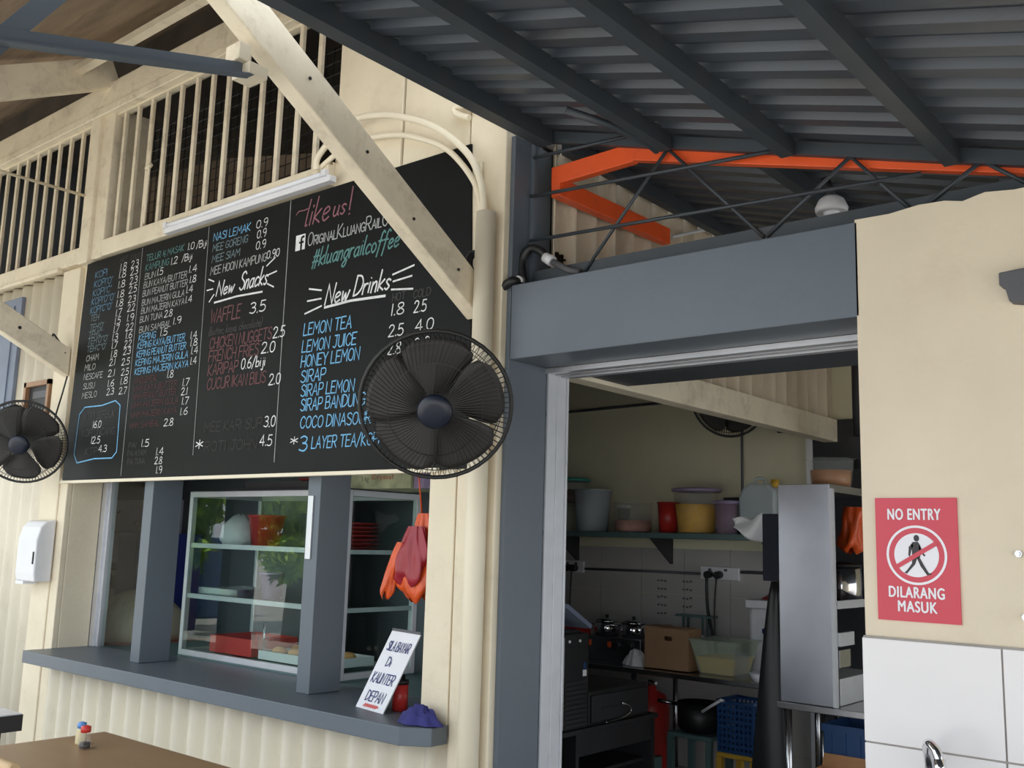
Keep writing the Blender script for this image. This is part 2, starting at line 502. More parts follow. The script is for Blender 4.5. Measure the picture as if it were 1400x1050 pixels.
# left end: column boards and fine corrugated sheet
struct(MB().box((-6.845, 3.165, 0), (-6.60, 3.215, 3.40)).box((-6.60, 3.175, 0.0), (-6.498, 3.215, 1.93))
       .box((-6.62, 3.215, 0.76), (-6.498, 3.425, 1.93)).build('trim_5', 'cream', bevel=0.006))
struct(corrugated((-9.6, 3.225, 0), (1, 0, 0), 2.8, (0, 0, 1), 3.41, (0, -1, 0), 0.17, 0.020).build('wall_left', 'cream_sheet', solid=0.006))
# coarse corrugated sheet under the counter, its ragged top edge just below the ledge
def under(a, b):
    x = -6.495 + a * 3.56
    top = 0.765 - (0.02 + 0.018 * math.sin(x * 17) * math.sin(x * 5.3)) * (1 if -5.2 < x < -3.9 else 0)
    return Vector((x, 3.213 - 0.036 * math.cos(2 * PI * (x + 6.495) / 0.163), b * top))
struct(MB().grid(under, 240, 4).build('wall_counter', 'cream_sheet', solid=0.006))
struct(MB().box((-6.5, 3.27, 0), (-2.95, 3.33, 0.75)).build('wall_counter_backing', 'dark'))

# barred vents, window_1 right of the post and window_2 left of it
def barred(name, x0, x1, first, n, ztop):
    w = bpy.data.objects.new(name, None)
    COL.objects.link(w)
    w.location = ((x0 + x1) / 2, 3.2, 3.53)
    WORLD[w.name] = Vector(w.location)
    struct(w)
    MB().box((x0, 3.17, 3.53), (x1, 3.21, 3.55)).box((x0, 3.17, ztop - 0.02), (x1, 3.21, ztop)).build('frame_rail', 'cream_wood', w)
    b0 = MB().box((first - 0.016, 3.178, 3.54), (first + 0.016, 3.198, ztop)).build('window_bar', 'cream_wood', w)
    for k in range(1, n):
        c = b0.copy()
        COL.objects.link(c)
        c.location = (0.175 * k + random.uniform(-0.006, 0.006), 0, 0)
        c.parent = w
    return w
w1 = barred('window_1', -6.29, -3.93, -6.20, 13, 4.46)
MB().tube([(-5.78, 3.155, 3.56), (-5.775, 3.155, 4.36)], 0.009, 6).tube([(-5.80, 3.15, 3.93), (-5.75, 3.15, 3.95)], 0.016, 6).build('bolt_rod', 'cream_wood', w1)
barred('window_2', -9.6, -6.565, -9.42, 16, 4.46)

# dark-coloured loft behind the bars
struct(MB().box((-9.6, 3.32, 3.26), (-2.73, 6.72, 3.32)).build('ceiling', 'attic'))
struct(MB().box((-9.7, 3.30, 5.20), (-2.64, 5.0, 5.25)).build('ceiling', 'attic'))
struct(MB().box((-9.6, 4.8, 3.3), (-2.70, 4.9, 5.6)).box((-9.6, 3.3, 4.66), (-2.74, 3.34, 5.2)).box((-2.74, 3.3, 3.42), (-2.70, 4.9, 5.2)).build('wall_loft', 'attic'))  # front sheet paints the shaded fascia gap; end wall added to stop leaking light
t = thing('wire_mesh_screen', 'rusty wire mesh screen over a pale board in the loft behind the bars', 'screen', (-6.0, 3.8, 3.32))
MB().prism([(-7.5, 3.90, 3.34), (-5.0, 3.90, 3.34), (-5.0, 3.90, 4.10), (-6.1, 3.90, 4.32), (-7.5, 3.90, 4.42)], (0, 0.02, 0)).build('backing_board', 'loft_board', t)
m = MB()
for k in range(40):
    x = -7.5 + k * 0.0741
    m.tube([(x, 3.80, 3.34), (x, 3.80, 4.72)], 0.0045, 4)
for k in range(17):
    m.tube([(-7.5, 3.80, 3.36 + k * 0.084), (-4.6, 3.80, 3.36 + k * 0.084)], 0.0045, 4)
m.build('mesh_wire', 'black', t)
o = MB().beam((-5.6, 4.25, 3.36), (-4.4, 4.25, 4.6), 0.07, 0.07).build('loft_strut', 'attic')
tag(o, 'dark timber strut leaning in the loft behind the bars', 'strut')
o = MB().beam((-9.4, 4.2, 3.5), (-7.4, 4.1, 4.25), 0.10, 0.14).build('loft_strut', 'old_sheet')
tag(o, 'pale timber strut behind the far left bars', 'strut')
o = MB().tube([(-6.55, 3.13, 3.895), (-6.55, 0.9, 3.895)], 0.010, 6).build('conduit', 'cream_wood')
tag(o, 'thin cream conduit running out from the post across the left bars', 'conduit')

# blue grey shutter at far left
w3 = bpy.data.objects.new('window_3', None); COL.objects.link(w3); w3.location = (-7.9, 3.2, 2.55); WORLD[w3.name] = Vector(w3.location); struct(w3)
MB().box((-8.4, 3.185, 2.40), (-7.52, 3.215, 3.32)).build('shutter_frame', 'lino', w3, bevel=0.004)
MB().box((-8.34, 3.175, 2.46), (-7.62, 3.19, 3.26)).build('shutter_leaf', 'lino', w3, bevel=0.004)

# ------------------------------------------------------------------ doorway
struct(MB().box((-2.724, 3.205, 0), (-2.70, 3.47, 3.40)).build('wall_jamb', 'grey'))
struct(MB().box((-2.695, 3.20, 2.375), (-1.17, 3.46, 2.705)).build('trim_6', 'grey', bevel=0.004))
# aluminium track round the opening
d2 = bpy.data.objects.new('door_2', None); COL.objects.link(d2); d2.location = (-1.95, 3.53, 0); WORLD[d2.name] = Vector(d2.location); struct(d2)
MB().box((-2.70, 3.472, 0), (-2.688, 3.535, 2.372)).box((-2.70, 3.535, 0), (-2.684, 3.60, 2.372)).box((-2.70, 3.60, 0), (-2.676, 3.612, 2.372)).build('side_track', 'alu_white', d2, bevel=0.002)
MB().box((-2.70, 3.462, 2.352), (-1.1, 3.50, 2.374)).box((-2.70, 3.52, 2.350), (-1.1, 3.535, 2.372)).box((-2.70, 3.56, 2.344), (-1.1, 3.60, 2.372)).build('head_track', 'alu', d2)
MB().box((-2.64, 3.602, 2.365), (-1.0, 4.02, 2.43)).build('header_box', 'grey_steel', d2, bevel=0.003)
# plastered wall with a broken top edge, tiled below
pts = [(-1.18, 0.0), (-1.18, 2.712)]
x = -1.18
while x < 2.6:
    x += random.uniform(0.05, 0.13)
    pts.append((x, 2.718 + random.uniform(-0.012, 0.014)))
pts.append((pts[-1][0], 0.0))
struct(MB().prism([(px, 3.2, pz) for px, pz in pts], (0, 0.18, 0)).build('wall_right', 'cream_plaster'))
struct(MB().box((-1.184, 3.190, 0), (2.6, 3.205, 1.337)).build('trim_7', 'grout'))
m = MB()
rows = [(1.018, 1.331), (0.703, 1.013), (0.388, 0.698), (0.073, 0.383)]
for za, zb in rows:
    xs = [-1.187, -0.777, -0.167, 0.443, 1.053, 1.663, 2.273]
    for a, b in zip(xs, xs[1:]):
        m.box((a + 0.002, 3.182, za), (b - 0.003, 3.194, zb))
struct(m.build('trim_8', 'tile', bevel=0.0015))

# ------------------------------------------------------------------ inside walls
struct(MB().box((-5.4, 6.7, 0), (0.6, 6.8, 4.2)).build('wall_back', 'olive'))
m = MB()
for k in range(6):
    za, zb = 0.0 + (1.58 - 0.345 * (k + 1)), 1.58 - 0.345 * k
    for j in range(7):
        a = -5.36 + j * 0.3815
        m.box((a + 0.0015, 6.688, max(0, za) + 0.0015), (a + 0.380, 6.70, zb - 0.0015))
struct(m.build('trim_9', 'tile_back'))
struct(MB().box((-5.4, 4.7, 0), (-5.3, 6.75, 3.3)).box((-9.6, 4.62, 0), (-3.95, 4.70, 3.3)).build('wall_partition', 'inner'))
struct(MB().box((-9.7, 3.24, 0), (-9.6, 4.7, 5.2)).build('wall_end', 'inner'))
# cream corrugated side wall over a beam, seen through the truss and under the lintel
HOLE = Vector((-2.66, 3.53, 2.905))
def hole(c):
    return ((c.y - HOLE.y) / 0.028) ** 2 + ((c.z - HOLE.z) / 0.032) ** 2 < 1
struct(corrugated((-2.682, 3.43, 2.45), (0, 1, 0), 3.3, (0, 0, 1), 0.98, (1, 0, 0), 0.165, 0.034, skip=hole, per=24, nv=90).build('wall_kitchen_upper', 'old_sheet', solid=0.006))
struct(MB().box((-2.72, 3.61, 2.345), (-2.62, 6.7, 2.50)).build('trim_10', 'cream_wood', bevel=0.004))
struct(MB().box((-2.745, 3.475, 2.5), (-2.730, 6.7, 3.44)).build('trim_11', 'attic'))
d1 = bpy.data.objects.new('door_1', None); COL.objects.link(d1); d1.location = (-2.5, 6.69, 0); WORLD[d1.name] = Vector(d1.location); struct(d1)
MB().box((-2.845, 6.66, 0), (-2.80, 6.70, 2.5)).build('door_frame', 'white', d1)
MB().box((-2.80, 6.67, 0), (-1.9, 6.695, 2.5)).build('door_leaf', 'dark', d1)

# ================================================================== THE SERVING WINDOW
poly = [(-6.505, 3.43), (-6.49, 2.99), (-3.056, 2.99), (-2.946, 3.07), (-2.946, 3.168), (-3.13, 3.168), (-3.13, 3.60), (-6.498, 3.60)]
o = MB().prism([(x, y, 0.750) for x, y in reversed(poly)], (0, 0, 0.075)).build('counter_ledge', 'grey', bevel=0.004)
tag(o, 'long slate grey serving ledge with a clipped right corner, under the serving window', 'counter')
def window_post(x, y, lab):
    o = MB().box((x - 0.05, y - 0.1, 0.826), (x + 0.05, y + 0.1, 1.925)).build('window_post', 'grey', bevel=0.003)
    tag(o, lab, 'post', 'grey posts in the serving window')
    return o
window_post(-5.54, 3.313, 'slate grey square post on the ledge, left one, below the rows of drink prices')
p2 = window_post(-4.00, 3.335, 'slate grey square post on the ledge, right one, with a steel strip on its front')
MB().box((-4.035, 3.226, 1.48), (-3.995, 3.235, 1.80)).build('steel_strip', 'alu', p2, bevel=0.002)
# aluminium window strip at the left jamb with a thin clear pane
w4 = bpy.data.objects.new('window_4', None); COL.objects.link(w4); w4.location = (-6.0, 3.44, 0.83); WORLD[w4.name] = Vector(w4.location); struct(w4)
MB().box((-6.498, 3.425, 0.826), (-6.44, 3.47, 1.93)).box((-6.44, 3.44, 0.826), (-6.41, 3.49, 1.93)).build('frame_strip', 'alu', w4, bevel=0.002)
MB().box((-6.41, 3.462, 0.83), (-5.62, 3.468, 1.93)).build('glass_pane', 'glass', w4)

# glass food display cabinet
XL, XR, YF, YB, ZB, ZT = -5.70, -4.155, 3.60, 4.165, 0.835, 1.855
g = thing('display_cabinet', 'aluminium framed glass food display cabinet standing behind the serving ledge', 'display cabinet', ((XL + XR) / 2, 3.88, 0.826))
m = MB()
fw = 0.035
for x in (XL, XR - fw):
    for y in (YF, YB - fw):
        m.box((x, y, ZB), (x + fw, y + fw, ZT))
for z in (ZB, ZT - fw):
    m.box((XL + fw, YF, z), (XR - fw, YF + fw, z + fw)).box((XL + fw, YB - fw, z), (XR - fw, YB, z + fw))
    m.box((XL, YF + fw, z), (XL + fw, YB - fw, z + fw)).box((XR - fw, YF + fw, z), (XR, YB - fw, z + fw))
m.build('frame', 'alu_white', g, bevel=0.003)
for z in (1.20, 1.515):
    sh = MB().box((XL + fw, YF + 0.012, z - 0.014), (XR - fw, YF + 0.03, z + 0.014)).box((XR - 0.03, YF + fw, z - 0.012), (XR - 0.012, YB - fw, z + 0.012)).build('shelf_rail', 'alu_white', g)
    MB().box((XL + fw, YF + 0.03, z - 0.005), (XR - 0.03, YB - 0.03, z + 0.002)).build('glass_shelf', 'glass', g)
MB().box((XL + fw, YF + 0.004, ZB + fw), (XR - fw, YF + 0.009, ZT - fw)).build('front_pane', 'glass', g)
MB().box((XR - 0.009, YF + fw, ZB + fw), (XR - 0.004, YB - fw, ZT - fw)).build('side_pane', 'glass', g)
MB().box((XL, YF, 0.826), (XR, YB, ZB)).build('base', 'teal_dark', g)
MB().box((XL, YF, ZT), (XR, YB, ZT + 0.006)).build('top_panel', 'dark', g)
MB().box((XL + fw, YB - 0.02, ZB + fw), (-4.75, YB - 0.012, ZT - fw)).build('back_panel', 'inner', g)
# inner counter carrying the cabinet
o = MB().box((-6.40, 3.602, 0.77), (-3.30, 4.30, 0.825)).box((-6.3, 3.7, 0.0), (-3.4, 4.2, 0.77)).build('inner_counter', 'teal_dark', bevel=0.003)
tag(o, 'dull grey green inner counter behind the ledge, carrying the glass display cabinet', 'counter')

def bucket(loc, r0, r1, h, material, name, label, cat, group=None, n=28):
    o = MB().lathe(loc, [(r0, 0), (r1, h - 0.012), (r1 + 0.008, h - 0.012), (r1 + 0.008, h), (r1 - 0.004, h), (r0 - 0.004, 0.006)], n).build(name, material)
    return tag(o, label, cat, group)
bucket((-5.25, 3.88, 1.518), 0.085, 0.115, 0.20, 'red', 'basket', 'red plastic tub on the top shelf of the glass cabinet, left side', 'tub')
m = MB()
m.lathe((-5.50, 3.86, 1.518), [(0.10, 0.0), (0.12, 0.04), (0.11, 0.13), (0.05, 0.19), (0.001, 0.20)], 16)
for i, v in enumerate(m.v):
    m.v[i] = v + Vector((random.uniform(-.012, .012), random.uniform(-.012, .012), random.uniform(-.01, .01)))
    if m.v[i].z < 1.518: m.v[i].z = 1.518
tag(m.build('wrapped_bundle', 'white_cloth'), 'white wrapped bundle on the top cabinet shelf beside the red tub', 'bundle')
for k in range(7):
    z = 1.518 + k * 0.023
    o = MB().lathe((-4.37, 3.86, z), [(0.06, 0.0), (0.13, 0.018), (0.138, 0.021), (0.128, 0.021), (0.06, 0.004)], 24).build('plate', 'maroon')
    tag(o, 'dark red plastic plate in the stack on the top cabinet shelf, %s' % ['at the very bottom', 'second from the bottom', 'third from the bottom', 'right in the middle', 'third from the top', 'second from the top', 'at the very top'][k], 'plate', 'red plates stacked in the cabinet')
# trays and food on the lower shelves
def tray(x0, x1, y0, y1, z, h, material, label):
    m = MB()
    t_ = 0.006
    m.box((x0, y0, z), (x1, y1, z + t_)).box((x0, y0, z + t_), (x0 + t_, y1, z + h)).box((x1 - t_, y0, z + t_), (x1, y1, z + h))
    m.box((x0 + t_, y0, z + t_), (x1 - t_, y0 + t_, z + h)).box((x0 + t_, y1 - t_, z + t_), (x1 - t_, y1, z + h))
    return tag(m.build('food_tray', material), label, 'tray', 'food trays in the cabinet')
tray(-5.62, -5.20, 3.66, 4.0, 1.205, 0.05, 'steel', 'steel food tray on the middle cabinet shelf, left end')
tray(-4.95, -4.32, 3.66, 4.0, 0.873, 0.05, 'white', 'white food tray of pastries on the cabinet floor, right end')
tray(-5.45, -5.02, 3.66, 4.0, 0.873, 0.10, 'red', 'red food tray on the cabinet floor, left of the pastries')
for k in range(8):
    x, y = -4.88 + (k % 4) * 0.15, 3.76 + (k // 4) * 0.14
    o = MB().ball((x, y, 0.912), (0.055, 0.045, 0.032), 12, 6).build('pastry', 'bread')
    tag(o, 'golden pastry on the white tray in the glass cabinet', 'pastry', 'pastries on the white tray')
t = thing('tongs_jar', 'small clear jar holding serving tongs on the cabinet floor', 'jar', (-5.02 + 0.04, 3.72, 0.875))
MB().lathe((-4.985, 3.72, 0.8735), [(0.03, 0), (0.034, 0.12), (0.030, 0.12), (0.027, 0.004)], 16).build('jar', 'clear', t)
MB().tube([(-4.985, 3.72, 0.88), (-4.965, 3.71, 1.08)], 0.004, 5).tube([(-4.98, 3.725, 0.88), (-4.99, 3.715, 1.07)], 0.004, 5).build('tongs', 'steel', t)
bucket((-5.05, 3.80, 1.207), 0.05, 0.07, 0.16, 'lilac', 'cup', 'lilac plastic cup on the middle cabinet shelf', 'cup')

# things lying on the cabinet
t = thing('flour_carton', 'pale green printed carton lying on the right end of the cabinet', 'carton', (-3.98, 3.90, 1.862))
MB().box((-4.27, 3.70, 1.862), (-3.78, 4.05, 1.948)).build('carton_body', 'box_green', t, bevel=0.004)
m = MB()
MB().box((-3.775, 3.72, 1.862), (-3.70, 4.03, 1.945)).build('end_flap', 'lilac', t)
tray(-5.2, -4.5, 3.66, 4.1, 1.863, 0.05, 'dark', 'black baking tray lying on top of the cabinet')
o = MB().lathe((-4.72, 3.85, 1.914), [(0.09, 0), (0.13, 0.02), (0.06, 0.03), (0.001, 0.032)], 18).build('pan_lid', 'maroon')
tag(o, 'dark red lid on the black baking tray above the cabinet', 'lid')

# crumpled orange and red carrier bag hanging at the right end of the cabinet
def bag_surface(cx, cy, ztop, zbot, wtop, wbot, lean, seed, dep=0.055):
    rnd = random.Random(seed)
    ph = [rnd.uniform(0, 6.28) for _ in range(6)]
    def fn(a, b):
        t_ = 2 * PI * a
        w = wtop + (wbot - wtop) * (b ** 0.7)
        fold = (1 + 0.16 * math.sin(4 * t_ + ph[0] + 3.5 * b) + 0.09 * math.sin(9 * t_ + ph[1] - 6 * b)) * (1 + 0.10 * math.sin(7 * b + ph[3]))
        if b > 0.86:
            fold *= 1 - 0.55 * ((b - 0.86) / 0.14) ** 2
        x = cx + lean * b + w * math.cos(t_) * fold
        y = cy + dep * (0.35 + 0.65 * b) * math.sin(t_) * fold
        z = ztop + (zbot - ztop) * b + 0.02 * math.sin(3 * t_ + ph[2]) * b
        return Vector((x, y, z))
    return fn
t = thing('carrier_bag', 'crumpled orange and red plastic carrier bag hanging beside the glass cabinet', 'bag', (-3.36, 3.30, 1.31))
MB().grid(bag_surface(-3.295, 3.34, 1.717, 1.32, 0.045, 0.125, -0.035, 3, 0.075), 64, 22).build('orange_bag', 'bag_orange', t)
MB().grid(bag_surface(-3.315, 3.295, 1.655, 1.395, 0.05, 0.105, -0.03, 8, 0.05), 56, 20).build('red_bag', 'bag_red', t)
MB().grid(bag_surface(-3.40, 3.28, 1.58, 1.33, 0.018, 0.04, -0.085, 5, 0.03), 32, 16).build('bag_corner', 'bag_orange', t)
MB().tube([(-3.315, 3.33, 1.71), (-3.31, 3.30, 1.85), (-3.31, 3.285, 1.928)], 0.004, 5).build('handle_loop', 'bag_orange', t)

# leaning notice on the ledge
sg = thing('counter_notice', 'white acrylic notice with handwritten words leaning on the ledge', 'sign', (-3.43, 3.17, 0.826))
P0, P1 = Vector((-3.548, 3.185, 0.826)), Vector((-3.318, 3.140, 0.826))
ux = (P1 - P0)
nrm = Vector((ux.y, -ux.x, 0)).normalized()          # towards the viewer
upv = (Vector((0.115, 0.10, 0.345)))
P3 = P0 + upv
m = MB()
th = -nrm * 0.006
m.prism([P0, P1, P1 + upv, P3], th)
m.build('acrylic_sheet', 'paper', sg)
m = MB()
m.prism([P3 + Vector((0, 0, .001)), P3 + ux + Vector((0, 0, .001)), P3 + ux + Vector((0, 0.0, 0.012)), P3 + Vector((0, 0, 0.012))], th)
m.build('top_edge', 'ink_grey', sg)
t = thing('red_tin', 'small red can with a dark lid standing behind the leaning notice', 'can', (-3.345, 3.27, 0.826))
MB().lathe((-3.345, 3.27, 0.826), [(0.036, 0), (0.036, 0.115)], 20).build('can_body', 'red', t)
MB().lathe((-3.345, 3.27, 0.941), [(0.037, 0), (0.037, 0.02), (0.02, 0.022), (0.02, 0.04), (0.001, 0.041)], 20).build('can_lid', 'black', t)
# dark blue cloth on the right end of the ledge
def cloth_fn(cx, cy, z0, rx, ry, h, seed):
    rnd = random.Random(seed)
    ph = [rnd.uniform(0, 6.28) for _ in range(8)]
    def fn(a, b):
        t_ = 2 * PI * a
        r = b
        k = 1 + 0.16 * math.sin(3 * t_ + ph[0]) + 0.10 * math.sin(7 * t_ + ph[1])
        x = cx + rx * r * k * math.cos(t_)
        y = cy + ry * r * k * math.sin(t_)
        prof = (1 - r ** 2.6)
        z = z0 + 0.003 + h * prof * (0.72 + 0.20 * math.sin(2 * t_ + ph[2] + 3 * r) * r + 0.16 * math.sin(11 * r + 3 * t_ + ph[3]) * min(1, 2 * r) + 0.08 * math.sin(17 * r - 5 * t_ + ph[4]) * r)
        return Vector((x, min(y, 3.16) if cy < 3.2 else y, max(z, z0 + 0.002)))
    return fn
o = MB().grid(cloth_fn(-3.045, 3.10, 0.826, 0.105, 0.062, 0.095, 4), 72, 30).build('wiping_cloth', 'blue_cloth')
tag(o, 'crumpled dark blue cloth on the clipped right corner of the ledge', 'cloth')

# in the dark shop behind the left pane
o = MB().box((-8.95, 4.585, 1.31), (-7.4, 4.618, 1.86)).build('whiteboard', 'lilac_board')
tag(o, 'lilac grey notice board with dark scribbles on the wall behind the left pane', 'notice board')
m = MB()
for k in range(26):
    x, z = random.uniform(-8.7, -7.75), random.uniform(1.42, 1.75)
    m.beam((x, 4.583, z), (x + random.uniform(.03, .08), 4.583, z + random.uniform(-.04, .04)), 0.006, 0.012)
m.build('scribble', 'black', o)
MB().box((-8.88, 4.57, 1.55), (-8.55, 4.584, 1.60)).box((-8.88, 4.57, 1.48), (-8.55, 4.584, 1.53)).build('paper_strip', 'paper', o)
o = MB().lathe((-6.80, 3.95, 0.826), [(0.34, 0.0), (0.335, 0.08), (0.29, 0.2), (0.2, 0.29), (0.09, 0.335), (0.001, 0.345)], 28).build('food_cover', 'old_sheet')
tag(o, 'big dome food cover in the dark behind the left pane', 'food cover')
o = MB().box((-7.3, 3.6, 0.72), (-6.402, 4.31, 0.825)).build('side_shelf', 'maroon')
tag(o, 'dark red shelf behind the left pane, under the dome food cover', 'shelf')
t = thing('cooking_pot', 'dark metal pot hanging in the shop behind the left pane', 'pot', (-8.2, 4.42, 1.1))
MB().lathe((-8.2, 4.42, 1.10), [(0.09, 0), (0.12, 0.03), (0.12, 0.16), (0.115, 0.16), (0.085, 0.008)], 20).build('pot_body', 'steel', t)
MB().tube([(-8.2, 4.53, 1.24), (-8.2, 4.61, 1.25)], 0.01, 6).build('handle', 'black', t)
o = MB().box((-7.85, 4.32, 0.0), (-6.98, 4.55, 1.58)).build('storage_cabinet', 'deep_blue', bevel=0.006)
tag(o, 'deep blue cabinet in the dark between left post and glass display cabinet', 'cabinet')

# ================================================================== MENU BOARD
bd = thing('menu_board', 'big black chalk menu board of drinks and snacks with prices', 'menu board', (-4.7, 3.17, 1.90))
YT = 3.1585                                  # chalk lies on this plane, the board face is at 3.16
MB().prism([(-6.491, 3.16, 3.403), (-6.547, 3.16, 1.915), (-2.866, 3.16, 1.905), (-2.93, 3.16, 3.402)], (0, 0.022, 0)).build('board_panel', 'board', bd)
MB().box((-6.56, 3.15, 1.893), (-3.05, 3.186, 1.912)).build('bottom_strip', 'cream_clean', bd, bevel=0.002)

GLYPH = {
 'A': (6, '0,0 3,10 6,0;1.2,3.5 4.8,3.5'), 'B': (5.6, '0,0 0,10;~0,10 4,10 5,7.8 3.5,5.4 .3,5.2;~.3,5.2 4.5,5 5.6,2.6 4,.2 0,0'),
 'C': (5.6, '~5.5,8 3.5,10 1,8.5 0,5 1,1.3 3.5,0 5.5,2'), 'D': (5.7, '0,0 0,10;~0,10 3.5,9.3 5.7,6.3 5.4,3 3,.6 0,0'),
 'E': (5, '5,10 0,10 0,0 5,0;0,5.2 4,5.2'), 'F': (5, '5,10 0,10 0,0;0,5.2 4,5.2'),
 'G': (5.8, '~5.5,8.3 3.5,10 1,8.5 0,5 1,1.3 3.5,0 5.5,1.5;5.6,1 5.6,4.5 3.2,4.5'), 'H': (5.4, '0,0 0,10;5.4,0 5.4,10;0,5 5.4,5'),
 'I': (.5, '0,0 0,10'), 'J': (5, '~4,10 4,2.5 2.5,0 .5,1;1.5,10 5.5,10'), 'K': (5.4, '0,0 0,10;5,10 .2,4.5 5.4,0'),
 'L': (4.6, '0,10 0,0 4.6,0'), 'M': (7, '0,0 .6,10 3.5,4 6.4,10 7,0'), 'N': (5.6, '0,0 0,10 5.5,0 5.5,10'),
 'O': (6, '~3,10 .8,8.5 0,5 .8,1.5 3,0 5.2,1.5 6,5 5.2,8.5 3,10'), 'P': (5.2, '0,0 0,10;~0,10 4,10 5.3,7.5 4,5 .2,4.6'),
 'R': (5.5, '0,0 0,10;~0,10 4,10 5.3,7.5 4,5 .2,4.8;2.2,4.8 5.5,0'), 'S': (5, '~5,8.6 3,10 .6,9 .5,6.8 2.6,5.4 4.8,3.8 4.8,1.2 2.5,0 0,1.4'),
 'T': (6, '0,10 6,10;3,10 3,0'), 'U': (5.6, '~0,10 0,3 1,.6 2.8,0 4.6,.6 5.6,3 5.6,10'), 'V': (5.6, '0,10 2.8,0 5.6,10'),
 'W': (7.6, '0,10 1.8,0 3.8,7 5.8,0 7.6,10'), 'X': (5.5, '0,0 5.5,10;0,10 5.5,0'), 'Y': (5.6, '0,10 2.8,5 5.6,10;2.8,5 2.8,0'),
 '0': (5, '~2.5,10 .6,8.5 0,5 .6,1.5 2.5,0 4.4,1.5 5,5 4.4,8.5 2.5,10'), '1': (1.2, '.9,0 1.1,10'), '2': (5, '~0,8 1,9.7 3,10 4.6,8.4 4,5.6 0,0;0,0 5,0'),
 '3': (5, '~.4,9 2.5,10 4.6,8.5 4,6 2,5.3;~2,5.3 4.6,4.5 5,2 3,0 0,1'), '4': (5, '4,0 3.6,10 0,3.2 5.2,3.2'),
 '5': (5, '4.6,10 1,10 .6,5.6;~.6,5.6 3,6.2 5,4.2 4.6,1.2 2.4,0 0,.8'), '6': (5, '~4.2,10 1.4,7 0,3 1.4,.2 3.8,.3 5,2.8 3.6,5 1.2,4.8 .1,3'),
 '7': (5, '0,10 5,10 1.6,0'), '8': (5, '~2.5,5.3 .6,7 .8,9.3 2.5,10 4.2,9.3 4.4,7 2.5,5.3 .2,3.2 .4,.8 2.5,0 4.6,.8 4.8,3.2 2.5,5.3'),
 '9': (5, '~4.8,7.5 3.6,5 1.2,5.2 .2,7.6 1.4,9.8 3.6,10 4.8,7.5 4.6,3 3,0'), '.': (.8, '.3,0 .6,.5'), '/': (4, '0,-1 4,11'), "'": (.8, '.6,10 .2,7.6'),
 '(': (1.6, '~1.6,11 .2,8 .2,2 1.6,-1'), ')': (1.6, '~0,11 1.4,8 1.4,2 0,-1'), ',': (.8, '.6,.6 0,-1.6'), '*': (3, '1.5,10 1.5,2;-.5,8 3.5,4;3.5,8 -.5,4'),
 '\u00bd': (6, '1,5.5 1,10;0,2 6,9;~3.6,3.4 4.4,4.4 5.6,3.8 3.6,0;3.6,0 6,0'), '#': (6, '1,-1 2,9;3.5,-1 4.5,9;0,2.5 5.5,2.5;.3,5.5 5.8,5.5'),
 '!': (1, '1,10 .4,3;.2,.5 .3,0'), 'a': (4.6, '~4,4 2.5,5 .6,4 .2,1.6 1.6,0 3.4,1 4,3;~4.1,5 4.1,1 4.9,.2'), 'b': (4.2, '0,10 0,0;~0,3 1.5,5 3.5,4.5 4,2.2 2.8,.1 0,.4'),
 'c': (4, '~3.8,4.3 2.4,5 .6,4 .2,1.8 1.6,0 4,.9'), 'd': (4.4, '~4,3.8 2.5,5 .6,4 .2,1.6 1.6,0 3.4,1 4,2.5;4.2,10 4.2,0'),
 'e': (4, '~.3,2.4 2.4,2.8 3.8,3.8 2.6,5 .8,4.2 .2,2 1.6,0 4.1,1'), 'f': (3.4, '~4.4,9 3,10 1.8,8 1.6,3 .9,-3;0,5 3.6,5'),
 'g': (4.4, '~4,4 2.5,5 .6,4 .2,1.8 1.6,.3 3.4,1.2 4,3;~4.1,5 4.1,0 3.2,-3.2 1.4,-4 .2,-2.8 2,-.8 5,1'), 'i': (1, '.3,5 .3,.2;.3,7 .5,7.4'),
 'j': (1.8, '~1.6,5 1.6,-2 .8,-3.4 -.6,-2.6;1.6,7 1.8,7.4'), 'k': (3.8, '0,10 0,0;3.6,5 .2,2.2 3.9,0'), 'l': (1, '~.2,10 0,4 .2,.4 1.2,.4'),
 'n': (3.6, '0,5 0,0;~0,3.2 1.6,5 3,4.4 3.2,0'), 'o': (4, '~2,5 .4,4 .1,2 1.6,0 3.4,.8 3.9,3 2,5'), 'r': (2.8, '.1,5 0,0;~0,3 1.4,4.8 2.9,4.8'),
 's': (3.2, '~3.2,4.3 1.6,5 .3,4 1.6,2.6 3,1.4 1.6,0 0,.7'), 't': (3, '1.4,8 1.4,.5 2.4,0;0,5 3,5'), 'u': (4.2, '~0,5 0,1.4 1.2,0 2.8,.8 3.4,2.4;3.5,5 3.5,.8 4.4,.1'),
 'w': (5, '~0,5 .8,.2 2.4,3.8 3.4,.2 5,5'), 'y': (4, '0,5 2,.6;4,5 1.2,-3.8 -.4,-4'), 'h': (3.8, '0,10 0,0;~0,3 1.8,5 3.2,4.4 3.4,0'),
}
PARSED = {}
def glyph(ch):
    if ch not in PARSED:
        w, s = GLYPH[ch]
        st = []
        for part in s.split(';'):
            sm = part.startswith('~')
            pts = [tuple(float(c) for c in q.split(',')) for q in part.lstrip('~').split()]
            if sm:
                pts = [(p.x, p.y) for p in bez([(a, b, 0) for a, b in pts], 5)]
            st.append(pts)
        PARSED[ch] = (w, st)
    return PARSED[ch]

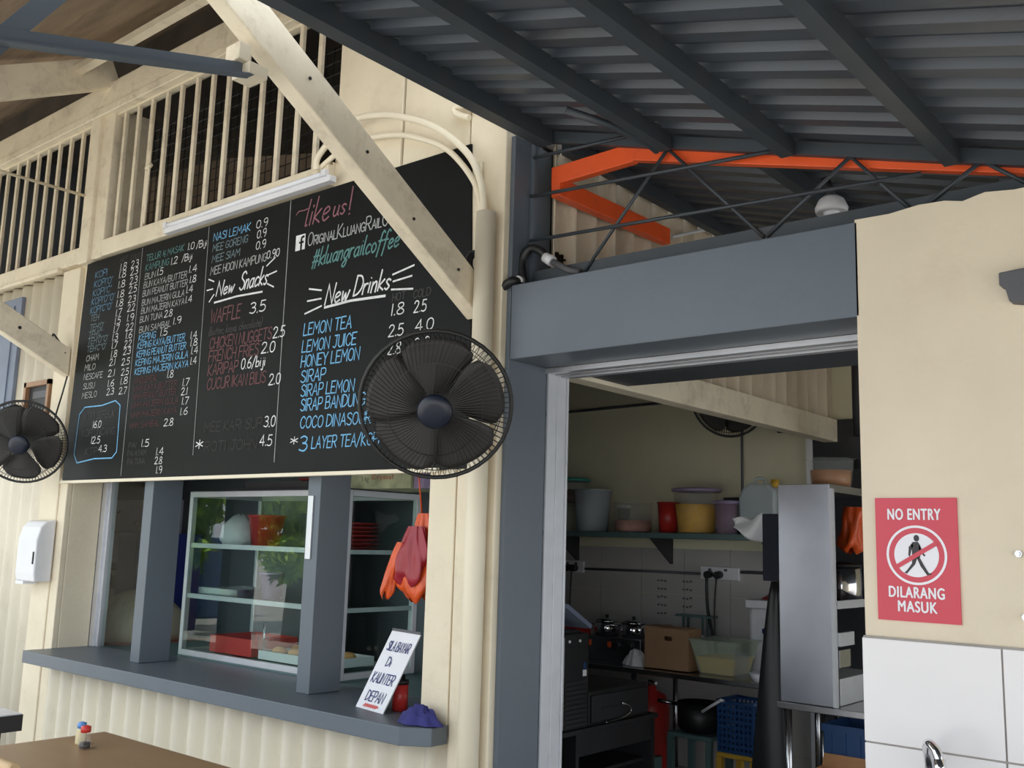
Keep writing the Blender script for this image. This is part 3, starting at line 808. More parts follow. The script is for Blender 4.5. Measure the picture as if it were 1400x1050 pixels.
STROKE = [0]
def ribbon(m, pts, wd, to3):
    """One brush stroke: a continuous mitred strip; strokes are layered a hair apart so they never share a plane."""
    p = [Vector((a, b, 0)) for a, b in pts]
    p = [q for k, q in enumerate(p) if k == 0 or (q - p[k - 1]).length > 1e-5]
    if len(p) < 2:
        return
    STROKE[0] += 1
    lift = (STROKE[0] % 7) * 0.00012
    ds = [(p[k + 1] - p[k]).normalized() for k in range(len(p) - 1)]
    if (p[0] - p[-1]).length > wd * 0.6:     # open strokes get a little overshoot, loops just close
        p[0] = p[0] - ds[0] * wd * 0.4
        p[-1] = p[-1] + ds[-1] * wd * 0.4
    lo, hi = [], []
    for k, q in enumerate(p):
        a = ds[max(k - 1, 0)]
        b = ds[min(k, len(ds) - 1)]
        t_ = (a + b)
        t_ = t_.normalized() if t_.length > 0.3 else b
        n = Vector((-t_.y, t_.x, 0))
        n *= wd / 2 / max(0.45, n.dot(Vector((-b.y, b.x, 0))))
        lo.append(q - n)
        hi.append(q + n)
    off = (to3(1, 0) - to3(0, 0)).cross(to3(0, 1) - to3(0, 0)).normalized() * lift
    vs = [to3(v.x, v.y) + off for v in lo] + [to3(v.x, v.y) + off for v in hi]
    k = len(lo)
    m.add(vs, [(q, q + 1, k + q + 1, k + q) for q in range(k - 1)])

def write(m, txt, x0, z0, wid, hgt, to3, slant=0.1, wd=None, jit=0.0):
    sp = 1.5
    def adv(c):
        return 3.2 if c == ' ' else glyph(c)[0] + sp
    total = sum(adv(c) for c in txt) - sp
    sx, sy = wid / max(total + slant * 10 * hgt / max(wid, 1e-6) * 0, 1), hgt / 10
    wd = wd or max(0.0044, hgt * 0.105)
    x = 0.0
    for c in txt:
        if c != ' ':
            dz = random.uniform(-jit, jit) * hgt
            for st in glyph(c)[1]:
                ribbon(m, [(x0 + (x + px) * sx + slant * pz * sy, z0 + dz + pz * sy) for px, pz in st], wd, to3)
        x += adv(c)

def on_board(x, z):
    return Vector((x, YT, z))

TEXT = [
 ('KOPI', -6.364, 3.28, 0.159, 0.045, 'b', ''),
 ("KOPI'O'", -6.366, 3.216, 0.239, 0.045, 'b', ''),
 ("KOPI'C'", -6.371, 3.155, 0.239, 0.045, 'b', ''),
 ("KOPI'O''O'", -6.376, 3.095, 0.297, 0.045, 'b', ''),
 ("KOPI'C''O'", -6.382, 3.035, 0.28, 0.045, 'b', ''),
 ('TEH', -6.372, 2.981, 0.112, 0.041, 's', ''),
 ("TEH'O'", -6.367, 2.916, 0.179, 0.041, 's', ''),
 ("TEH'C'", -6.375, 2.867, 0.179, 0.041, 's', ''),
 ("TEH'O''O'", -6.38, 2.822, 0.267, 0.041, 's', ''),
 ("TEH'C''O'", -6.378, 2.77, 0.25, 0.039, 's', ''),
 ('CHAM', -6.375, 2.707, 0.162, 0.039, 'g', ''),
 ('MILO', -6.384, 2.644, 0.139, 0.039, 'g', ''),
 ('NESCAFE', -6.383, 2.581, 0.246, 0.038, 'g', ''),
 ('SUSU', -6.377, 2.518, 0.147, 0.038, 'g', ''),
 ('MESLO', -6.383, 2.456, 0.191, 0.038, 'g', ''),
 ('1.8', -6.04, 3.282, 0.082, 0.046, 'w', ''),
 ('1.8', -6.047, 3.232, 0.09, 0.046, 'w', ''),
 ('1.8', -6.046, 3.165, 0.088, 0.045, 'w', ''),
 ('1.8', -6.044, 3.099, 0.086, 0.045, 'w', ''),
 ('1.8', -6.047, 3.039, 0.088, 0.045, 'w', ''),
 ('1.7', -6.041, 2.975, 0.073, 0.045, 'w', ''),
 ('1.5', -6.044, 2.922, 0.07, 0.045, 'w', ''),
 ('1.7', -6.05, 2.867, 0.07, 0.045, 'w', ''),
 ('1.3', -6.055, 2.813, 0.068, 0.044, 'w', ''),
 ('1.7', -6.054, 2.759, 0.07, 0.044, 'w', ''),
 ('1.8', -6.053, 2.702, 0.077, 0.043, 'w', ''),
 ('2.1', -6.06, 2.649, 0.068, 0.043, 'w', ''),
 ('2.1', -6.063, 2.577, 0.077, 0.043, 'w', ''),
 ('1.6', -6.06, 2.511, 0.081, 0.042, 'w', ''),
 ('2.3', -6.058, 2.456, 0.085, 0.042, 'w', ''),
 ('2.3', -5.897, 3.28, 0.087, 0.045, 'w', ''),
 ('2.3', -5.897, 3.229, 0.087, 0.045, 'w', ''),
 ('2.3', -5.894, 3.169, 0.087, 0.045, 'w', ''),
 ('2.5', -5.896, 3.109, 0.091, 0.045, 'w', ''),
 ('2.3', -5.893, 3.045, 0.087, 0.044, 'w', ''),
 ('2.2', -5.894, 2.989, 0.086, 0.044, 'w', ''),
 ('1.9', -5.89, 2.923, 0.082, 0.044, 'w', ''),
 ('2.2', -5.892, 2.861, 0.086, 0.044, 'w', ''),
 ('1.6', -5.886, 2.809, 0.078, 0.044, 'w', ''),
 ('2.2', -5.891, 2.753, 0.083, 0.043, 'w', ''),
 ('2.3', -5.895, 2.705, 0.086, 0.042, 'w', ''),
 ('2.5', -5.903, 2.637, 0.094, 0.042, 'w', ''),
 ('2.5', -5.896, 2.571, 0.085, 0.042, 'w', ''),
 ('1.8', -5.902, 2.513, 0.09, 0.042, 'w', ''),
 ('2.7', -5.904, 2.45, 0.09, 0.042, 'w', ''),
 ('HOT', -6.042, 3.339, 0.09, 0.032, 'd', ''),
 ('COLD', -5.915, 3.336, 0.119, 0.031, 'd', ''),
 ('TELUR ½ MASAK', -5.716, 3.293, 0.43, 0.041, 't', ''),
 ('KAMPUNG', -5.714, 3.231, 0.269, 0.041, 't', ''),
 ('1.0', -5.244, 3.288, 0.069, 0.042, 'w', ''),
 ('/Biji', -5.149, 3.283, 0.108, 0.042, 'w', ''),
 ('1.2', -5.422, 3.225, 0.072, 0.043, 'w', ''),
 ('/Biji', -5.297, 3.224, 0.111, 0.042, 'w', ''),
 ('1.5', -5.572, 3.178, 0.067, 0.043, 'w', ''),
 ('1.4', -5.21, 3.14, 0.082, 0.042, 'w', ''),
 ('1.8', -5.194, 3.075, 0.068, 0.041, 'w', ''),
 ('1.4', -5.223, 3.016, 0.07, 0.041, 'w', ''),
 ('1.4', -5.223, 2.955, 0.068, 0.041, 'w', ''),
 ('2.8', -5.442, 2.894, 0.086, 0.042, 'w', ''),
 ('1.9', -5.34, 2.838, 0.088, 0.041, 'w', ''),
 ('1.5', -5.474, 2.78, 0.079, 0.042, 'w', ''),
 ('1.4', -5.137, 2.727, 0.067, 0.04, 'w', ''),
 ('1.8', -5.131, 2.681, 0.073, 0.04, 'w', ''),
 ('BUN', -5.712, 3.173, 0.121, 0.039, 'g', ''),
 ('BUN KAYA/BUTTER', -5.718, 3.118, 0.488, 0.039, 'g', ''),
 ('BUN PEANUT BUTTER', -5.721, 3.063, 0.505, 0.039, 'g', ''),
 ('BUN MAJERIN GULA', -5.721, 3.004, 0.48, 0.038, 'g', ''),
 ('BUN MAJERIN KAYA', -5.72, 2.951, 0.486, 0.038, 'g', ''),
 ('BUN TUNA', -5.726, 2.895, 0.26, 0.038, 'g', ''),
 ('BUN SAMBAL', -5.722, 2.829, 0.359, 0.038, 'g', ''),
 ('KEPING', -5.721, 2.777, 0.197, 0.041, 'B', ''),
 ('KEPING KAYA/BUTTER', -5.727, 2.725, 0.532, 0.041, 'B', ''),
 ('KEPING PEANUT BUTTER', -5.729, 2.671, 0.552, 0.04, 'B', ''),
 ('KEPING MAJERIN GULA', -5.732, 2.616, 0.587, 0.04, 'B', ''),
 ('KEPING MAJERIN KAYA', -5.731, 2.56, 0.597, 0.039, 'B', ''),
 ('1.4', -5.117, 2.631, 0.07, 0.042, 'w', ''),
 ('1.4', -5.115, 2.57, 0.063, 0.042, 'w', ''),
 ('1.8', -5.354, 2.51, 0.066, 0.043, 'w', ''),
 ('1.7', -5.18, 2.447, 0.07, 0.042, 'w', ''),
 ('2.1', -5.182, 2.393, 0.059, 0.042, 'w', ''),
 ('1.7', -5.171, 2.336, 0.07, 0.041, 'w', ''),
 ('1.6', -5.179, 2.275, 0.076, 0.041, 'w', ''),
 ('2.8', -5.343, 2.218, 0.098, 0.042, 'w', ''),
 ('1.5', -5.58, 2.103, 0.084, 0.043, 'w', ''),
 ('1.4', -5.406, 2.047, 0.08, 0.042, 'w', ''),
 ('2.8', -5.408, 1.993, 0.076, 0.041, 'w', ''),
 ('1.9', -5.389, 1.937, 0.065, 0.041, 'w', ''),
 ('WHOLEMEAL', -5.725, 2.504, 0.264, 0.036, 'r', ''),
 ('WHM KAYA BUTTER', -5.731, 2.452, 0.492, 0.036, 'r', ''),
 ('WHM PEANUT BUTTER', -5.731, 2.402, 0.491, 0.036, 'r', ''),
 ('WHM MAJERIN GULA', -5.737, 2.348, 0.527, 0.035, 'r', ''),
 ('WHM MAJERIN KAYA', -5.735, 2.289, 0.519, 0.035, 'r', ''),
 ('WHM SAMBAL', -5.739, 2.223, 0.345, 0.035, 'r', ''),
 ('PAI', -5.726, 2.099, 0.086, 0.033, 'd', ''),
 ('PAI AYAM', -5.733, 2.05, 0.216, 0.033, 'd', ''),
 ('PAI TUNA', -5.724, 1.999, 0.2, 0.033, 'd', ''),
 ('KOPI SERBUK', -6.315, 2.309, 0.387, 0.045, 'd', ''),
 ('KOPI UNCANG', -6.328, 2.198, 0.412, 0.044, 'd', ''),
 ('KTP', -6.269, 2.075, 0.156, 0.044, 'd', ''),
 ('16.0', -6.202, 2.249, 0.107, 0.044, 'w', ''),
 ('12.5', -6.204, 2.147, 0.112, 0.044, 'w', ''),
 ('4.3', -6.094, 2.088, 0.099, 0.043, 'w', ''),
 ('NASI LEMAK', -4.972, 3.296, 0.36, 0.046, 'B', ''),
 ('MEE GORENG', -4.972, 3.231, 0.344, 0.043, 's', ''),
 ('MEE SIAM', -4.972, 3.164, 0.275, 0.043, 's', ''),
 ('MEE HOON KAMPUNG', -4.976, 3.09, 0.535, 0.047, 'g', ''),
 ('0.9', -4.554, 3.296, 0.103, 0.045, 'w', ''),
 ('0.9', -4.542, 3.237, 0.083, 0.045, 'w', ''),
 ('0.9', -4.544, 3.171, 0.088, 0.045, 'w', ''),
 ('0.90', -4.436, 3.1, 0.109, 0.044, 'w', ''),
 ('New', -4.901, 2.956, 0.167, 0.083, 'w', 'i'),
 ('Snacks', -4.676, 2.957, 0.251, 0.103, 'w', 'i'),
 ('WAFFLE', -4.938, 2.796, 0.29, 0.079, 'R', ''),
 ('(butter, kaya, chocolate)', -4.945, 2.724, 0.501, 0.045, 'd', 'i'),
 ('CHICKEN NUGGETS', -4.926, 2.641, 0.58, 0.064, 'R', ''),
 ('FRENCH FRIES', -4.924, 2.565, 0.469, 0.064, 'R', ''),
 ('KARIPAP', -4.922, 2.486, 0.287, 0.063, 'R', ''),
 ('CUCUR IKAN BILIS', -4.919, 2.404, 0.546, 0.063, 'R', ''),
 ('MEE KARI SUP', -4.911, 2.16, 0.534, 0.054, 'D', ''),
 ('ROTI JOHN', -4.896, 2.05, 0.487, 0.053, 'D', ''),
 ('3.5', -4.559, 2.805, 0.139, 0.06, 'w', ''),
 ('2.5', -4.33, 2.643, 0.095, 0.058, 'w', ''),
 ('2.0', -4.425, 2.567, 0.116, 0.058, 'w', ''),
 ('0.6/biji', -4.603, 2.497, 0.218, 0.059, 'w', ''),
 ('2.0', -4.339, 2.387, 0.095, 0.057, 'w', ''),
 ('3.0', -4.357, 2.161, 0.094, 0.056, 'w', ''),
 ('4.5', -4.383, 2.061, 0.102, 0.056, 'w', ''),
 ('*', -4.98, 2.058, 0.051, 0.06, 'w', ''),
 ('like', -4.117, 3.228, 0.188, 0.143, 'p', 'i'),
 ('us', -3.89, 3.237, 0.09, 0.103, 'p', 'i'),
 ('OriginalKluangRailC', -4.083, 3.113, 0.624, 0.071, 'g', 'c'),
 ('#kluangrailcoffee', -4.039, 2.992, 0.652, 0.095, 't', 'i'),
 ('New', -3.912, 2.77, 0.176, 0.103, 'w', 'i'),
 ('Drinks', -3.694, 2.787, 0.257, 0.1, 'w', 'i'),
 ('HOT', -3.407, 2.72, 0.087, 0.038, 'd', ''),
 ('COLD', -3.263, 2.716, 0.11, 0.038, 'd', ''),
 ('LEMON TEA', -4.071, 2.626, 0.374, 0.062, 'B', ''),
 ('LEMON JUICE', -4.074, 2.537, 0.419, 0.061, 'B', ''),
 ('HONEY LEMON', -4.075, 2.458, 0.45, 0.061, 'B', ''),
 ('SIRAP', -4.068, 2.378, 0.192, 0.061, 'B', ''),
 ('SIRAP LEMON', -4.061, 2.304, 0.409, 0.06, 'B', ''),
 ('SIRAP BANDUNG', -4.056, 2.229, 0.488, 0.06, 'B', ''),
 ('COCO DINASOUR', -4.05, 2.138, 0.531, 0.059, 'B', ''),
 ('LAYER TEA/KOPI', -3.949, 2.032, 0.498, 0.058, 'B', ''),
 ('3', -4.047, 2.021, 0.059, 0.075, 'B', ''),
 ('*', -4.115, 2.05, 0.042, 0.046, 'w', ''),
 ('1.8', -3.415, 2.65, 0.089, 0.055, 'w', ''),
 ('2.5', -3.256, 2.645, 0.078, 0.054, 'w', ''),
 ('2.5', -3.421, 2.548, 0.096, 0.055, 'w', ''),
 ('4.0', -3.241, 2.552, 0.115, 0.054, 'w', ''),
 ('2.8', -3.422, 2.46, 0.086, 0.055, 'w', ''),
 ('3.9', -3.245, 2.466, 0.101, 0.053, 'w', ''),
 ('1.5', -3.417, 2.39, 0.09, 0.054, 'w', ''),
 ('2.0', -3.24, 2.391, 0.086, 0.053, 'w', ''),
 ('3.0', -3.236, 2.322, 0.086, 0.053, 'w', ''),
]
LINES = [
 ([(-5.773, 3.394), (-5.787, 1.932)], 0.004, 'g'),
 ([(-5.028, 3.397), (-5.008, 2.034)], 0.004, 'g'),
 ([(-4.253, 3.397), (-4.247, 1.971)], 0.005, 'g'),
 ([(-6.331, 2.394), (-6.105, 2.392), (-5.938, 2.412), (-5.874, 2.378), (-5.866, 2.083), (-5.916, 2.045), (-6.142, 2.047), (-6.365, 2.026), (-6.413, 2.085), (-6.394, 2.349), (-6.331, 2.394)], 0.008, 'B'),
 ([(-4.431, 3.06), (-4.36, 3.096)], 0.008, 'w'),
 ([(-4.911, 2.916), (-4.692, 2.924), (-4.458, 2.917)], 0.011, 'w'),
 ([(-4.989, 3.067), (-4.933, 3.046)], 0.008, 'w'),
 ([(-4.997, 3.001), (-4.938, 3.002)], 0.008, 'w'),
 ([(-4.965, 2.928), (-4.923, 2.966)], 0.008, 'w'),
 ([(-4.411, 3.006), (-4.338, 3.016)], 0.008, 'w'),
 ([(-4.415, 2.957), (-4.356, 2.93)], 0.008, 'w'),
 ([(-4.197, 3.306), (-4.176, 3.323), (-4.126, 3.32), (-4.101, 3.324)], 0.006, 'p'),
 ([(-3.741, 3.369), (-3.76, 3.252)], 0.01, 'p'),
 ([(-3.762, 3.231), (-3.758, 3.224)], 0.014, 'p'),
 ([(-3.91, 2.756), (-3.707, 2.765), (-3.461, 2.755)], 0.013, 'w'),
 ([(-4.044, 2.873), (-3.945, 2.852)], 0.009, 'w'),
 ([(-4.054, 2.809), (-3.945, 2.808)], 0.009, 'w'),
 ([(-4.069, 2.743), (-3.938, 2.768)], 0.009, 'w'),
 ([(-3.412, 2.854), (-3.269, 2.878)], 0.009, 'w'),
 ([(-3.407, 2.819), (-3.281, 2.828)], 0.009, 'w'),
 ([(-3.416, 2.78), (-3.27, 2.763)], 0.009, 'w'),
]

COLN = ['first drinks column', 'buns column', 'snacks column', 'new drinks column']
def column(x):
    return 0 if x < -5.86 else 1 if x < -5.02 else 2 if x < -4.24 else 3
def chalk(m, name, c, x):
    o = m.build(name, 'chalk_' + c, bd)
    o['label'] = '%s chalk writing in the %s' % (CHN[c], COLN[column(x + 0.02)])
for txt, x, z, w_, h_, c, st in TEXT:
    m = MB()
    price = txt[0] in '0123456789' and len(txt) > 1 or txt == '/Biji'
    if st == 'c':                            # capitals with small capitals after them
        total = sum((glyph(ch.upper())[0] + 1.5) * (1.0 if ch.isupper() else 0.72) for ch in txt)
        k = w_ / total
        cx = x
        for ch in txt:
            f_ = 1.0 if ch.isupper() else 0.72
            gw = glyph(ch.upper())[0]
            write(m, ch.upper(), cx, z, gw * k * f_, h_ * (f_ if f_ == 1 else 0.66), on_board, 0.08, 0.006)
            cx += (gw + 1.5) * k * f_
    else:
        big = st == 'i' and c != 'd'
        write(m, txt, x, z, w_, h_, on_board, 0.28 if st == 'i' else 0.10, 0.0095 if big else None, 0.02)
    chalk(m, 'menu_heading' if st == 'i' else 'menu_price' if price else 'menu_item', c, x)
for pts, wd, c in LINES:
    m = MB()
    ribbon(m, [tuple(p) for p in pts], wd, on_board)
    chalk(m, 'chalk_stroke', c, pts[0][0])
# square page badge with a cut out letter f
m = MB()
x0, x1, z0, z1 = -4.186, -4.106, 3.101, 3.187
m.add([on_board(x0, z0), on_board(x1, z0), on_board(x1, z1), on_board(x0, z1)], [(0, 1, 2, 3)])
o = m.build('badge', 'chalk_w', bd)
m = MB()
f3 = lambda x, z: Vector((x, YT - 0.001, z))
ribbon(m, [(-4.137, 3.103), (-4.137, 3.155)], 0.014, f3)
ribbon(m, [(p.x, p.y) for p in bez([(-4.137, 3.15, 0), (-4.134, 3.168, 0), (-4.118, 3.172, 0)], 4)], 0.013, f3)
ribbon(m, [(-4.152, 3.143), (-4.120, 3.143)], 0.011, f3)
m.build('badge_letter', 'board', bd)

# notice words on the acrylic sheet
uxn = ux.normalized()
upn = upv
def on_notice(x, z):
    return P0 + uxn * x + upn.normalized() * z + nrm * 0.002
m = MB()
LW, LH = ux.length, upv.length
for txt, fx, fz, fw_, fh in (('SILA BAYAR', 0.12, 0.755, 0.76, 0.115), ('Di', 0.34, 0.56, 0.16, 0.115), ('KAUNTER', 0.10, 0.34, 0.76, 0.125), ('DEPAN', 0.20, 0.11, 0.62, 0.125)):
    write(m, txt, fx * LW, fz * LH, fw_ * LW, fh * LH, on_notice, 0.05, 0.0056)
m.build('handwriting', 'ink_blue', sg)
m = MB()
for k in range(14):
    x = 0.25 * LW + k * 0.035 * LW
    ribbon(m, [(x, 0.04 * LH + 0.01 * (k % 2)), (x + 0.012, 0.055 * LH)], 0.008, on_notice)
m.build('red_sticker', 'red', sg)

# ================================================================== NO ENTRY SIGN
ns = thing('no_entry_sign', 'red no entry sign with a walking figure struck out, on the cream wall', 'sign', (-1.01, 3.195, 1.385))
SX0, SX1, SZ0, SZ1 = -1.136, -0.888, 1.390, 1.770
MB().box((SX0, 3.193, SZ0), (SX1, 3.1995, SZ1)).build('sign_panel', 'sign_red', ns)
SXC, SZC, YS = (SX0 + SX1) / 2, 1.593, 3.192
def s3(y):
    return lambda x, z: Vector((SXC + x, y, SZC + z))
def disc(m, r0, r1, y, a0=0, a1=2 * PI, n=48):
    f = s3(y)
    for k in range(n):
        a, b = a0 + (a1 - a0) * k / n, a0 + (a1 - a0) * (k + 1) / n
        m.add([f(r0 * math.cos(a), r0 * math.sin(a)), f(r1 * math.cos(a), r1 * math.sin(a)), f(r1 * math.cos(b), r1 * math.sin(b)), f(r0 * math.cos(b), r0 * math.sin(b))], [(3, 2, 1, 0)])
    return m
disc(disc(MB(), 0.084, 0.0915, YS), 0.0005, 0.0675, YS).build('white_ring', 'sign_white', ns)
m = MB()
f = s3(YS - 0.0008)
def flat(m, pts, f):
    vs = [f(x, z) for x, z in pts]
    m.add(vs, [tuple(range(len(vs)))])
disc_head = [(0.002 + 0.0085 * math.cos(2 * PI * k / 16), 0.052 + 0.0105 * math.sin(2 * PI * k / 16)) for k in range(16)]
flat(m, disc_head, f)
flat(m, [(-0.010, 0.040), (0.006, 0.041), (0.013, 0.030), (0.014, 0.004), (0.010, -0.010), (-0.012, -0.008), (-0.013, 0.012), (-0.014, 0.030)], f)
flat(m, [(-0.012, 0.037), (-0.022, 0.024), (-0.024, 0.000), (-0.021, -0.006), (-0.018, 0.000), (-0.014, 0.018), (-0.008, 0.028)], f)
flat(m, [(0.010, 0.033), (0.016, 0.022), (0.024, 0.004), (0.028, 0.000), (0.024, -0.004), (0.013, 0.010), (0.008, 0.020)], f)
flat(m, [(-0.012, -0.004), (0.002, -0.010), (-0.004, -0.028), (-0.022, -0.048), (-0.030, -0.058), (-0.038, -0.055), (-0.030, -0.048), (-0.014, -0.026)], f)
flat(m, [(0.000, -0.006), (0.012, -0.010), (0.022, -0.030), (0.036, -0.054), (0.044, -0.053), (0.042, -0.058), (0.031, -0.061), (0.012, -0.034)], f)
m.build('walking_figure', 'sign_black', ns)
m = MB()
ribbon(m, [(-0.058, -0.036), (0.058, 0.036)], 0.0135, s3(YS - 0.0016))
m.build('red_stroke', 'sign_red', ns)
def block_text(txt, cx, zbase, width, height, y, material, parent, bold=0.0, thick=0.0):
    cu = bpy.data.curves.new('lettering', 'FONT')
    cu.body = txt
    cu.align_x = 'LEFT'
    cu.offset = bold
    cu.space_character = 1.12
    tmp = bpy.data.objects.new('lettering', cu)
    COL.objects.link(tmp)
    dg = bpy.context.evaluated_depsgraph_get()
    me = tmp.evaluated_get(dg).to_mesh()
    vs = [v.co.copy() for v in me.vertices]
    fs = [tuple(p.vertices) for p in me.polygons]
    tmp.evaluated_get(dg).to_mesh_clear()
    bpy.data.objects.remove(tmp)
    bpy.data.curves.remove(cu)
    a, b = min(v.x for v in vs), max(v.x for v in vs)
    c, d = min(v.y for v in vs), max(v.y for v in vs)
    m = MB()
    for k, (dx, dz) in enumerate([(0, 0)] if not thick else [(0, 0), (-thick, 0), (thick, 0), (0, -thick * 0.7), (0, thick * 0.7)]):   # bolder by layering
        m.add([(cx + dx + ((v.x - a) / (b - a) - 0.5) * width, y - 0.00015 * k, zbase + dz + (v.y - c) / (d - c) * height) for v in vs], fs)
    return m.build('lettering', material, parent)
block_text('NO ENTRY', SXC - 0.004, 1.702, 0.160, 0.034, YS, 'sign_white', ns, 0.0, 0.0013)
block_text('DILARANG', SXC - 0.004, 1.462, 0.166, 0.033, YS, 'sign_white', ns, 0.0, 0.0013)
block_text('MASUK', SXC - 0.002, 1.419, 0.116, 0.033, YS, 'sign_white', ns, 0.0, 0.0013)
# carton lettering
fc = bpy.data.objects['flour_carton']
block_text('Crystal', -4.00, 1.905, 0.17, 0.034, 3.6985, 'red', fc, 0.0)
block_text('5 kg', -4.14, 1.895, 0.06, 0.035, 3.6985, 'ink_grey', fc, 0.0)

# ================================================================== LAMP, PIPES, BRACES ON THE FACADE
t = thing('tube_lamp', 'white fluorescent tube lamp along the top edge of the menu board', 'lamp', (-4.65, 3.12, 3.41))
MB().box((-5.44, 3.10, 3.412), (-3.86, 3.145, 3.445)).build('batten', 'white', t, bevel=0.004)
MB().tube([(-5.38, 3.095, 3.455), (-3.92, 3.095, 3.455)], 0.013, 12).build('tube', 'tube', t)
MB().box((-5.42, 3.08, 3.44), (-5.385, 3.11, 3.475)).box((-3.915, 3.08, 3.44), (-3.88, 3.11, 3.475)).build('end_cap', 'white', t, bevel=0.003)

o = MB().tube([(-2.785, 3.118, 0.0), (-2.785, 3.118, 3.03)], 0.045, 20).build('drain_pipe', 'cream_clean')
tag(o, 'thick cream vertical pipe down the corner column beside the doorway', 'pipe')
o = MB().tube(bez([(-3.99, 3.11, 3.50), (-3.955, 3.10, 3.575), (-3.74, 3.10, 3.693), (-3.519, 3.10, 3.676), (-3.307, 3.10, 3.606), (-3.104, 3.11, 3.502), (-2.91, 3.115, 3.336), (-2.825, 3.118, 3.18), (-2.795, 3.118, 3.02)], 8), 0.0165, 10).build('bent_conduit', 'cream_clean')
tag(o, 'cream bent conduit arching over the menu board corner, upper of two', 'conduit', 'arched conduits')
o = MB().tube(bez([(-4.02, 3.125, 3.485), (-3.96, 3.135, 3.53), (-3.74, 3.14, 3.60), (-3.442, 3.14, 3.566), (-3.25, 3.14, 3.50), (-3.052, 3.14, 3.39), (-2.885, 3.14, 3.20), (-2.82, 3.135, 3.02)], 8), 0.014, 10).build('bent_conduit', 'cream_clean')
tag(o, 'cream bent conduit arching over the menu board corner, lower of two', 'conduit', 'arched conduits')
o = MB().tube(bez([(-2.945, 3.155, 3.53), (-3.03, 3.15, 3.575), (-3.02, 3.15, 3.605), (-2.876, 3.14, 3.567), (-2.72, 3.14, 3.50), (-2.60, 3.14, 3.455)], 6), 0.016, 10).build('bent_conduit', 'cream_clean')
tag(o, 'short cream conduit elbow at the top of the corner column under the canopy edge', 'conduit')
o = MB().tube([(-2.865, 3.158, 2.85), (-2.865, 3.158, 3.30)], 0.011, 8).tube([(-2.88, 3.165, 2.97), (-2.85, 3.165, 2.97)], 0.014, 6).build('slim_conduit', 'cream')
tag(o, 'slim cream conduit beside the thick pipe, right of the board', 'conduit')
o = MB()
for k in range(5):
    o.tube([(-2.866 + (0.028 + 0.003 * k) * math.cos(a), 3.155 - 0.007 * k, 2.825 + (0.035 + 0.003 * k) * math.sin(a)) for a in [2 * PI * q / 18 for q in range(18)]], 0.004, 5, closed=True)
o = o.build('cable_coil', 'black')
tag(o, 'small coil of dark cable tucked behind the big cream brace', 'cable')

def brace(x, p, q, hv, lab, yout=1.2):
    """Plank in the plane x: its upper edge passes p and q (y, z); hv is its upright thickness."""
    k = (q[1] - p[1]) / (q[0] - p[0])
    zu = lambda y: p[1] + k * (y - p[0])
    t = thing('timber_brace', lab, 'brace', (x, 3.16, zu(3.16) - hv), 'knee braces')
    bm_ = MB().prism([(x - 0.04, yout, zu(yout)), (x - 0.04, 3.157, zu(3.157)), (x - 0.04, 3.157, zu(3.157) - hv), (x - 0.04, yout, zu(yout) - hv)][::-1], (0.08, 0, 0)).build('brace_beam', 'cream_wood', t, bevel=0.006)
    return bm_
tb = brace(-2.873, (1.932, 3.505), (3.2, 2.718), 0.178, 'big cream timber knee brace rising over the menu board to upper left')
MB().box((-2.92, 1.875, 3.20), (-2.815, 1.955, 3.245)).box((-2.915, 1.84, 3.245), (-2.83, 1.89, 3.31)).build('bracket', 'cream_wood', tb, bevel=0.004)
m = MB()
for yy, zz in ((2.45, 3.10), (2.72, 2.90), (2.15, 3.29), (3.0, 2.75)):
    m.tube([(-2.83, yy, zz), (-2.826, yy, zz)], 0.007, 8)
m.build('bolt_head', 'black', tb)
tb2 = brace(-6.64, (3.19, 2.80), (2.66, 3.06), 0.19, 'cream timber knee brace rising at far left beside the board')
MB().tube([(-6.60, 2.80, 2.90), (-6.597, 2.80, 2.90)], 0.012, 8).build('bolt_head', 'black', tb2)
t = thing('steel_tie', 'slate grey steel angle tie running left from the big brace bracket', 'steel tie', (-2.86, 1.5, 2.9))
MB().beam((-2.86, 1.925, 3.235), (-2.86, 0.87, 2.94), 0.008, 0.055).beam((-2.84, 1.925, 3.21), (-2.84, 0.87, 2.915), 0.045, 0.006).build('tie_angle', 'grey', t)
o = MB().beam((-2.875, 1.02, 2.91), (-2.875, 1.25, 3.25), 0.008, 0.06).beam((-2.895, 1.04, 2.90), (-2.895, 1.27, 3.24), 0.04, 0.006).build('steel_strut', 'grey')
tag(o, 'short grey steel strut at the top left corner, meeting the tie', 'strut')

# ================================================================== FANS
def frame_to(n):
    n = Vector(n).normalized()
    x = Vector((0, 0, 1)).cross(n).normalized()
    y = n.cross(x)
    return Matrix((x, y, n)).transposed()

